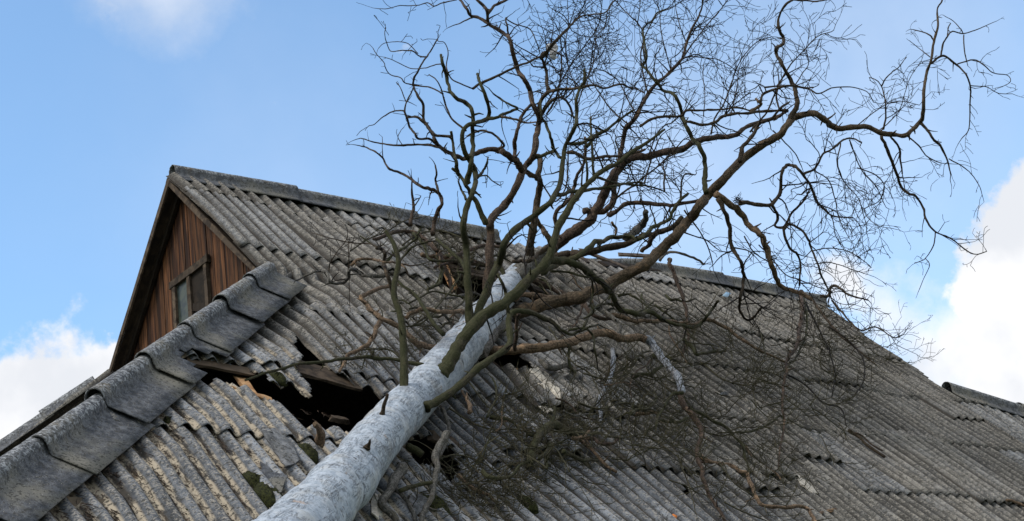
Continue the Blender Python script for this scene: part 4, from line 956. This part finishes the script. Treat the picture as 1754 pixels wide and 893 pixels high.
 ([(600,430),(630,410),(660,398),(690,380),(720,372)],('p',.2,.3),3,2.4,'twig',5,.4,'n','branch',None,False,True),
 ([(690,420),(710,405),(740,396),(770,400),(800,412)],('p',.2,.4),3.4,2.4,'twig',5,.4,'n','branch',None,False,True),
 ([(700,520),(740,500),(770,505),(800,512)],('p',.2,.3),3.6,3,'green',4,.4,'n','branch',None,False,True),
 ([(690,560),(720,555),(745,530),(770,500),(790,470)],('p',.2,.4),3.6,3,'green',4,.4,'n','branch',None,False,True),
 # ---- right of the trunk, on the roof
 ([(812,602),(840,602),(881,601),(931,594),(971,587),(1007,576),(1032,572),(1056,578),(1080,579),(1095,579),(1106,583)],('p',.05,.5,.15),17,13,'tan',.7,.25,'n','branch',None,False,True),
 ([(1102,581),(1113,586),(1126,602),(1146,630),(1158,645),(1164,658),(1168,675)],('p',.5,.35),13,12,'white',.3,.2,'n','branch',None,False,True),
 ([(1168,673),(1173,697),(1190,717),(1201,736),(1199,756),(1193,776),(1197,790),(1201,802),(1206,824),(1212,842),(1223,860),(1238,884),(1246,900)],('p',.35,.06),11,5,'red',1.6,.35,'n','branch',None,False,True),
 ([(1201,781),(1213,789),(1226,794),(1252,797),(1268,808),(1281,813),(1287,834),(1296,850),(1306,864),(1329,869),(1355,869),(1378,869),(1388,880),(1396,893),(1400,904)],('p',.1,.2),8,6,'tan',2,.4,'n','branch',None,False,True),
 ([(1171,690),(1185,702),(1201,708),(1221,723),(1241,731),(1259,749),(1272,764),(1276,781),(1283,800),(1284,824)],('p',.3,.1),6,5,'green',2.2,.35,'n','branch',None,False,True),
 ([(1276,764),(1290,785),(1312,802),(1330,812),(1338,822)],('p',.1,.1),5,3,'tan',2.6,.35,'n','branch',None,False,True),
 ([(1178,716),(1167,722),(1156,723),(1142,723),(1128,722),(1118,735)],('p',.3,.2),5.5,3,'green',2.4,.35,'n','branch',None,False,True),
 ([(1170,673),(1156,674),(1150,678),(1143,688),(1134,704),(1127,715),(1124,731)],('p',.45,.3),6,3.5,'green',1.6,.35,'n','branch',None,False,True),
 ([(1260,741),(1278,740),(1302,734),(1320,724),(1335,713),(1341,716),(1343,730)],('p',.15,.15),4,3.4,'green',1.8,.35,'n','branch',None,False,True),
 ([(1372,500),(1374,530),(1370,560),(1366,591),(1358,603),(1350,611),(1346,640),(1342,665),(1340,700),(1343,730),(1336,770),(1333,800)],('p',.5,.15),8,2.8,'red',2.4,.4,'n','branch',None,False,True),
 ([(1374,505),(1382,540),(1380,575),(1372,595),(1362,615),(1352,622)],('p',.5,.3),5,3,'green',2.6,.4,'n','branch',None,False,True),
 ([(1050,540),(1070,546),(1088,549),(1115,551),(1138,549),(1165,553),(1191,555),(1204,549),(1215,549),(1236,557),(1257,571),(1277,586),(1296,597),(1315,606),(1350,624)],('p',.4,.12),8,4,'tan',1.6,.35,'n','branch',None,False,True),
 ([(1120,402),(1110,420),(1100,432)],('d',23,23.3),9,8,'red',.5,.3,'n'),
 ([(1146,445),(1150,460),(1158,481),(1165,496),(1171,513),(1178,551),(1180,576),(1175,592),(1168,609)],('p',.7,.15),8,4,'red',1,.25,'n','branch',None,False,True),
 ([(1130,446),(1143,434),(1163,433),(1191,443),(1206,454)],('d',26.2,26.6),5.5,4,'grey',1,.2,'n'),
 ([(883,512),(890,506),(896,504),(921,508),(946,511),(960,518)],('p',.35,.3),10,8,'tan',1,.3,'n','branch',None,False,True),
 ([(914,480),(930,486),(944,491),(966,503),(990,508)],('p',.2,.2),11,9,'red',1.2,.3,'n','branch',None,False,True),
 ([(820,606),(830,594),(841,577),(852,565),(866,555)],('p',.18,.2),24,17,'grey',0,.3,'n'),
 ([(1000,520),(1015,540),(1030,545),(1050,548)],('p',.3,.3),8,6,'red',2,.35,'n','branch',None,False,True),
 ([(1042,540),(1056,552),(1062,565),(1058,574),(1048,578),(1036,570),(1030,563)],('p',.5,.45),8,8,'grey',.3,.2,'n','branch',None,False,True),
 ([(883,600),(885,570),(887,545),(891,538)],('p',.3,.8),7,6,'red',.6,.2,'n'),
 ([(976,588),(974,610),(978,630),(986,640)],('p',.4,.2),5,4,'green',2.5,.35,'d','branch',None,False,True),
 ([(1000,560),(1010,540),(1018,528),(1040,520),(1060,528)],('p',.6,.5),5,4,'green',2.5,.4,'d','branch',None,False,True),
 # thick mats of fine greenish twigs on the roof below the limbs
 ([(770,700),(800,720),(840,735),(880,735),(920,742),(960,738),(1010,735)],('p',.2,.25),3.4,2,'twig',10,.7,'n','branch',None,False,True),
 ([(740,790),(780,780),(820,790),(850,810),(880,850)],('p',.2,.15),3.4,2,'twig',10,.7,'n','branch',None,False,True),
 ([(780,830),(820,825),(860,800),(900,790)],('p',.15,.2),3,2,'twig',11,.6,'n','branch',None,False,True),
 ([(1000,640),(1040,650),(1080,640),(1120,650),(1160,640)],('p',.35,.3),3.4,2,'twig',9,.7,'n','branch',None,False,True),
 ([(990,690),(1030,700),(1070,690),(1110,705),(1150,720)],('p',.3,.3),3.4,2,'twig',10,.7,'n','branch',None,False,True),
 ([(1020,740),(1060,750),(1100,745),(1130,760),(1170,790)],('p',.25,.2),3.4,2,'twig',10,.7,'n','branch',None,False,True),
 ([(940,560),(980,620),(1010,640),(1030,680)],('p',.4,.3),3.4,2,'twig',8,.6,'d','branch',None,False,True),
 ([(800,650),(830,690),(860,720),(880,760)],('p',.3,.2),3,2,'twig',8,.6,'n','branch',None,False,True),
 ([(1240,860),(1280,880),(1330,900)],('p',.15,.1),3,2,'twig',9,.6,'n','branch',None,False,True),
 ([(1230,790),(1260,830),(1300,850),(1350,850)],('p',.15,.15),3,2,'twig',9,.6,'n','branch',None,False,True),
 ([(1160,780),(1180,830),(1190,870)],('p',.15,.15),2.6,2,'twig',8,.5,'n','branch',None,False,True),
 ([(1200,620),(1240,650),(1280,660),(1320,650)],('p',.3,.3),3,2,'twig',6,.7,'n','branch',None,False,True),
 ([(1300,560),(1310,610),(1290,650),(1295,700)],('p',.4,.2),3,2,'twig',6,.6,'d','branch',None,False,True),
 ([(1390,510),(1410,540),(1440,575),(1470,600),(1500,625)],('p',.35,.2),5,2.4,'brown',5.5,.6,'n','branch',None,False,True),
 ([(1380,520),(1400,560),(1420,600),(1430,640),(1425,680)],('p',.4,.2),4,2,'twigdark',6,.6,'n','branch',None,False,True),
 ([(1345,640),(1380,660),(1410,690),(1440,700),(1450,730)],('p',.3,.15),3.4,2,'twigdark',5,.6,'n','branch',None,False,True),
 ([(1420,560),(1460,590),(1480,620),(1478,655),(1462,680)],('p',.35,.2),3.4,2,'twigdark',5,.55,'n','branch',None,False,True),
 ([(1405,508),(1418,508),(1425,490),(1440,495),(1452,505),(1470,510),(1488,515)],('p',.3,.6),6,2.4,'brown',4,.5,'n'),
 ([(1425,515),(1450,545),(1475,566),(1500,560),(1530,578),(1545,575)],('p',.3,.5),4,1.8,'brown',5,.45,'n'),
 ([(1397,452),(1420,450),(1440,455),(1460,462),(1478,468)],('d',23,23.4),2.4,1.4,'brown',5,.4,'n'),
 ([(1392,430),(1420,425),(1450,430),(1470,440),(1490,456)],('d',23,23.4),2.4,1.4,'brown',4,.35,'n'),
 ([(1300,420),(1320,440),(1345,470),(1370,480),(1400,492)],('d',22.6,23),2.6,2,'brown',4.5,.45,'n'),
 ([(1275,405),(1290,430),(1310,445),(1330,452)],('d',22.2,22.4),3,2,'brown',3,.4,'n'),
 ([(1172,360),(1200,400),(1215,430),(1220,450)],('d',21.8,22),3.4,2,'brown',1.8,.35,'d'),
 ([(1160,395),(1190,405),(1210,412),(1225,425)],('d',22,22.2),3.4,2.2,'brown',2.2,.3,'d'),
 ([(1455,240),(1475,290),(1500,320),(1515,350)],('d',23.4,23.8),2.6,1.6,'brown',4.6,.45,'d'),
 ([(1440,245),(1435,280),(1445,310),(1470,340),(1480,372)],('d',23.3,23.7),2.6,1.6,'brown',4.6,.45,'d'),
 ([(1395,292),(1420,310),(1430,340),(1436,372),(1450,400)],('d',23.1,23.6),2.6,1.6,'brown',4.6,.45,'d'),
 ([(1468,288),(1500,300),(1515,320),(1505,345),(1480,360),(1500,385),(1530,392)],('d',23.5,23.8),2.6,1.2,'brown',4,.35,'d'),
 ([(1388,322),(1400,345),(1425,372),(1430,400),(1440,420)],('d',23,23.4),2.6,1.6,'brown',4.6,.45,'d'),
]
for u_, v_, w_ in [(1, 1, 1)]:
    LIMBS.append(([(880, 482), (892, 466), (906, 452), (922, 440), (940, 430)], ('p', .18, .45), 36, 22, 'grey', .5, .3, 'n'))
for L_ in LIMBS:
    pts, ds, w0, w1, kd, dn_, tl_, tr_ = L_[:8]
    if len(L_) == 8 and dn_ >= 1.4 and ds[0] == 'd' and ds[1] > 21.3: dn_ *= 1.85; tl_ *= 1.6
    if len(L_) > 8 and dn_ >= 7: dn_ *= .7
    f_ = .92 if ds[0] == 'd' else 1
    limb(pts, ds, w0 * f_, w1 * f_, kd, dn_, tl_, tr_, roof=(len(L_) > 8))

for (u0, v0, ru, rv2, n_) in [(770, 425, 95, 38, 26), (660, 400, 60, 22, 8), (980, 455, 90, 40, 14), (1080, 560, 110, 60, 14), (850, 760, 120, 60, 14), (720, 540, 60, 40, 8), (1010, 700, 100, 60, 12)]:
    for _ in range(n_):
        u = u0 + RS.uniform(-ru, ru); v = v0 + RS.uniform(-rv2, rv2); a = RS.gauss(.35, .7); l = RS.uniform(28, 95); p_ = [(u, v)]
        for k in range(5): a += RS.gauss(0, .38); u += math.cos(a) * l / 5; v += math.sin(a) * l / 5; p_.append((u, v))
        if min(q[1] - (305 + (q[0] - 300) * .2) for q in p_) < 22: continue
        w_ = RS.choice([3, 4, 5, 8]); limb(p_, ('p', RS.uniform(.08, .4), RS.uniform(.06, .35)), w_, w_ * .6, RS.choice(['red', 'green', 'tan', 'grey', 'green']), 1.6, .3, 'n', roof=True)
# ------------------------------------------------------------------ loose things lying on the roof
def loose_branch(pts, ds, w0, w1, kd, label, group=None, dens=0, tl=.3):
    o = limb(pts, ds, w0, w1, kd, 0, tl, name='broken_branch')
    mw = root_loc(tree_root); o.parent = None; o.location = tuple(np.array(o.location) + mw); tag(o, label, 'branch', group); return o
GB = 'broken branches lying loose on the roof'
loose_branch([(905,795),(910,780),(921,751),(940,731),(953,729),(966,734),(980,742),(992,745)], ('p', .08, .12, .12), 14, 15, 'green', 'thick arched broken branch with pale snapped end, low right of the trunk', GB)
loose_branch([(925,618),(946,632),(974,624),(985,634),(988,655)], ('p', .12, .1, .08), 9, 12, 'grey', 'curved grey branch with a splintered orange end beside the white roof shard', GB)
loose_branch([(1050,600),(1048,638),(1035,666),(1024,693),(1028,705),(1029,722)], ('p', .3, .1), 9, 5, 'white', 'thin bleached white branch hanging among green twigs in the middle of the roof', GB)
loose_branch([(993,752),(1008,765),(1018,774),(1032,791),(1045,802),(1057,810)], ('p', .08, .06), 7, 5, 'tan', 'slim tan branch lying down the slope below the arched branch', GB)
loose_branch([(766,743),(753,765),(747,804),(742,847),(729,873),(722,897)], ('p', .35, .12), 13, 8, 'grey', 'crooked grey branch hanging down just right of the trunk', GB)
loose_branch([(690,800),(676,822),(668,842),(655,856),(658,870),(672,884),(684,900)], ('p', .2, .12), 18, 12, 'grey', 'thick weathered grey branch stump under the trunk at the lower edge', GB)
loose_branch([(678,838),(690,850),(699,864),(708,880),(714,896)], ('p', .12, .08), 9, 7, 'grey', 'straight grey branch beside the thick stump under the trunk', GB)
loose_branch([(684,842),(700,837),(718,831),(740,827)], ('p', .2, .25), 8, 7, 'green', 'short mossy branch lying level below the trunk', GB)
loose_branch([(699,765),(710,772),(725,781)], ('p', .15, .15), 13, 12, 'green', 'stubby mossy log end poking out from under the trunk', GB)
loose_branch([(1454,737),(1470,750),(1490,765),(1516,781)], ('p', .07, .07), 6, 5, 'brown', 'dark splintered stick lying in a roof valley on the right', GB)
loose_branch([(1465,742),(1478,748),(1495,762),(1512,772)], ('p', .1, .09), 3, 3, 'red', 'thin reddish stick resting along the dark splintered one', GB)
loose_branch([(1724,857),(1738,861),(1760,870)], ('p', .07, .07), 5, 5, 'tan', 'pale stick lying at the far right edge of the roof', GB)
loose_branch([(1400,884),(1412,878),(1430,874)], ('p', .06, .06), 7, 6, 'tan', 'short pale stick near the bottom edge right of the bent limb', GB)
loose_branch([(1103,735),(1120,742),(1150,768),(1172,790)], ('p', .07, .07), 5, 4, 'brown', 'dark rotten stick in a roof valley below the bleached limb', GB)

def shard(poly, h, label, mat='shard', corr=False, seed=0, name='roof_shard', cat='roof shard'):
    P3 = [at_plane(u, v, h + .03 * math.sin(i * 1.7 + seed))[0] for i, (u, v) in enumerate(poly)]
    c = np.mean(P3, 0); V = [c + DN * .012]; n = len(P3) * 3
    r = random.Random(seed)
    for i in range(len(P3)):
        for k in range(3):
            p = P3[i] * (1 - k / 3) + P3[(i + 1) % len(P3)] * (k / 3); V.append(p + rv() * (.006 if k else .002))
    F = [(0, 1 + i, 1 + (i + 1) % n) for i in range(n)]
    kw = {}
    if mat == 'roof': kw['attrs'] = dict(wv=[.3] * len(V), rnd=[r.random()] * len(V), blue=[.6] * len(V), s=[float(x[0]) for x in V], st=[float(x[2]) for x in V])
    if mat == 'cap': kw['attrs'] = dict(roll=[0] * len(V))
    o = mesh_obj(name, V, F, MAT[mat], None, solid=.012, smooth=False, **kw); tag(o, label, cat, 'broken pieces of roofing on the slope'); return o
shard([(906,633),(920,631),(938,641),(944,655),(958,667),(962,690),(950,685),(940,672),(926,660),(914,650)], .10, 'largest pale cream shard of roofing below the small hole right of the trunk', seed=1)
shard([(922,697),(940,698),(950,702),(938,708),(930,704)], .07, 'small pale shard just below the largest one', seed=2)
shard([(912,676),(930,680),(936,688),(920,688)], .06, 'small grey shard above the small pale one', 'roof', seed=3)
shard([(946,706),(956,706),(959,716),(950,722),(945,714)], .05, 'dark rounded shard right of the small pale one', 'cap', seed=4)
shard([(1004,656),(1018,664),(1042,690),(1030,692),(1012,676)], .06, 'long grey shard near the bleached white branch', 'roof', seed=5)
shard([(975,676),(990,677),(997,684),(984,688)], .08, 'small amber coloured chip of wood and roofing right of the largest shard', 'freshwood', seed=6)
shard([(1232,678),(1240,671),(1248,670),(1244,677)], .06, 'little grey shard alone high in the middle of the right slope', 'roof', seed=7)
shard([(1362,813),(1378,822),(1404,847),(1392,846),(1372,832)], .06, 'narrow white shard of roofing low on the right slope', seed=8)
shard([(448,740),(470,735),(500,760),(512,790),(490,800),(470,775)], .07, 'dark slab of roofing lying below the big hole', 'roof', seed=9)
shard([(445,792),(470,806),(492,818),(482,845),(460,850),(450,820)], .05, 'dark flat slab of roofing lying left of the trunk', 'cap', seed=10)
shard([(690,860),(712,842),(735,858),(720,880),(700,884)], .06, 'grey slab wedged under the trunk at the lower edge', 'roof', seed=11)
shard([(640,850),(652,846),(660,870),(648,893),(636,880)], .10, 'pale shard leaning against the underside of the trunk', 'shard', seed=12)
shard([(735,735),(760,728),(775,742),(764,756),(742,760)], .09, 'curled brown board scrap under the trunk right of the big hole', 'oldwood' , seed=13) if False else None

def moss(u, v, r_, label, k=0):
    c, _ = at_plane(u, v, -.01); V = []; F = []; n, m_ = 14, 8
    for i in range(m_ + 1):
        th = math.pi / 2 * i / m_
        for j in range(n):
            a = 2 * math.pi * j / n; rr = r_ * (1 + .25 * mnoise.noise((math.cos(a) * 1.5 + k, math.sin(a) * 1.5, th)))
            V.append(c + (DT * math.cos(a) * 1.25 + DS * math.sin(a) * .8) * rr * math.cos(th) + DN * (rr * .55 * math.sin(th)) + rv() * .006)
    for i in range(m_):
        for j in range(n): F.append((i * n + j, i * n + (j + 1) % n, (i + 1) * n + (j + 1) % n, (i + 1) * n + j))
    o = mesh_obj('moss_clump', V, F, MAT['moss']); tag(o, label, 'moss', 'moss clumps on the roof'); return o
moss(457, 853, .16, 'largest dark green moss clump in a valley left of the trunk', 1)
moss(434, 826, .12, 'rounded moss clump just above the largest one', 2)
moss(522, 782, .16, 'broad moss clump where the trunk meets the broken sheets', 3)
moss(474, 650, .12, 'moss clump on the broken tongue of sheet over the big hole', 4)
moss(330, 880, .08, 'small bright moss tuft low on the left slope', 5)
moss(219, 725, .07, 'little dark moss clump at the edge of a hip cap', 6)
moss(745, 870, .16, 'dark moss clump right of the trunk at the lower edge', 7)
moss(290, 722, .06, 'tiny dark moss tuft at a sheet end below the hip cap', 8)
moss(114, 780, .04, 'small moss spot on the lowest hip cap', 9)
moss(905, 868, .12, 'moss clump near the bottom edge in the middle', 10)
# needles and litter in the valleys of the lower left
def litter():
    tw = Tw()
    for _ in range(1500):
        w = RS.random()
        u = RS.uniform(110, 560); v = RS.uniform(700, 893)
        s_, t_ = st_of(u, v)
        j = round(s_ / PITCH); s2 = (j) * PITCH + RS.gauss(0, .022)
        if s2 < float(axis_s(np.array(t_))) + .5: continue
        if mnoise.noise((s2 * 1.3, t_ * 2.2, 4)) < -.05 and RS.random() < .8: continue
        h = -AMP + .03 + float(sag(np.array(s2), np.array(t_))); p = RP(s2, t_, h); a = RS.uniform(-1, 1)
        d = DT * math.cos(a) + DS * math.sin(a) + DN * RS.uniform(-.1, .4); l = RS.uniform(.03, .13)
        tw.add([p, p + d * l * .5 + rv() * .006, p + d * l], [.0032, .003, .002])
    V, F = tw.mesh(); o = mesh_obj('pine_litter', V, F, MAT['red']); tag(o, 'brown needles and twig litter lying in the valleys of the lower left sheets', 'litter', kind='stuff')
litter()
# litter heaped round the crown on the roof
def litter2():
    tw = Tw()
    for (u0, v0, ru, rv_, n, l0) in [(a, b_, c, d, int(e * .42), f) for a, b_, c, d, e, f in [(830, 850, 110, 45, 700, .3), (930, 740, 110, 60, 700, .35), (770, 440, 80, 35, 500, .3), (1050, 700, 110, 80, 700, .35), (1300, 810, 70, 45, 500, .3), (1180, 740, 80, 50, 300, .3), (640, 620, 60, 25, 160, .25), (720, 570, 40, 50, 200, .3), (1420, 600, 90, 90, 260, .35)]]:
        for _ in range(n):
            u = RS.gauss(u0, ru * .55); v = RS.gauss(v0, rv_ * .6)
            s_, t_ = st_of(u, v); 
            if t_ < .2 or t_ > 9.0 or s_ > 12.8: continue
            p = RP(s_, t_, RS.uniform(.04, .12)); d = rv(); d = d - DN * (d @ DN) * .7
            grow(tw, p, d, l0 * RS.uniform(.4, 1.3), .0055, 2, NONE, .4, True)
    for (u0, v0, ru, rv_, n) in [(1160, 560, 110, 50, 60), (1250, 660, 120, 70, 80), (1100, 680, 100, 60, 70), (1330, 740, 90, 70, 60), (1400, 590, 70, 60, 60), (1460, 620, 60, 50, 40), (1180, 820, 90, 50, 50), (1000, 780, 90, 60, 40), (880, 800, 90, 60, 40)]:
        for _ in range(int(n * .3)):
            u = RS.gauss(u0, ru * .6); v = RS.gauss(v0, rv_ * .6); s_, t_ = st_of(u, v)
            if t_ < .2 or t_ > 9.0 or s_ > 12.9: continue
            d = rv() * .6 + DT * .5; d = d - DN * (d @ DN) * .6
            grow(tw, RP(s_, t_, RS.uniform(.06, .5)), d, RS.uniform(.4, 1.1), .0085, 0, NONE, .3, True)
    V, F = tw.mesh(); o = mesh_obj('broken_twigs', V, F, MAT['twig']); tag(o, 'tangle of broken dry twigs scattered over the roof around the fallen crown', 'twigs', kind='stuff')
litter2()
# small odds and ends
def flat(name, poly, h, mat, label, cat):
    P3 = [at_plane(u, v, h)[0] for u, v in poly]; c = np.mean(P3, 0); V = [c + DN * .02] + P3; n = len(P3)
    o = mesh_obj(name, V, [(0, 1 + i, 1 + (i + 1) % n) for i in range(n)], MAT[mat], solid=.004); tag(o, label, cat)
flat('dry_leaf', [(1148,884),(1153,881),(1160,884),(1158,890),(1152,890)], .05, 'leaf', 'single orange dry leaf near the bottom edge of the roof', 'leaf')
flat('plastic_scrap', [(1237,507),(1244,500),(1252,503),(1246,510)], .07, 'scrap', 'pale blue plastic scrap under the ridge cap on the right', 'scrap')
None and flat('plastic_scrap', [(978,730),(985,727),(990,734),(984,739),(978,737)], .30, 'rag', 'shiny pale plastic scrap caught on the arched broken branch', 'scrap')
def nest():
    tw = Tw(); c = at_depth(1264, 343, 22.0)
    for _ in range(45):
        d = rv(); d /= np.linalg.norm(d); grow(tw, c + d * .03 * RS.random() + rv() * .015, rv(), .09, .005, 2, NONE, .5)
    V, F = tw.mesh(); o = mesh_obj('twig_clump', V, F, MAT['twigdark']); tag(o, 'dark ball of matted twigs caught in the fork of the great right limb', 'twig clump')
    c = at_depth(947, 88, 22.7); V = []; F = []
    for i in range(7):
        for j in range(5):
            V.append(c + np.array([.0, .0, -.06]) * (i - 3) * .7 + np.array([.03, -.02, 0]) * (j - 2) * (1 + .4 * math.sin(i)) + rv() * .012)
    for i in range(6):
        for j in range(4): k = i * 5 + j; F.append((k, k + 5, k + 6, k + 1))
    o = mesh_obj('caught_rag', V, F, MAT['rag'], solid=.006); tag(o, 'grey-white scrap snagged on a twig high in the crown', 'scrap')
nest()
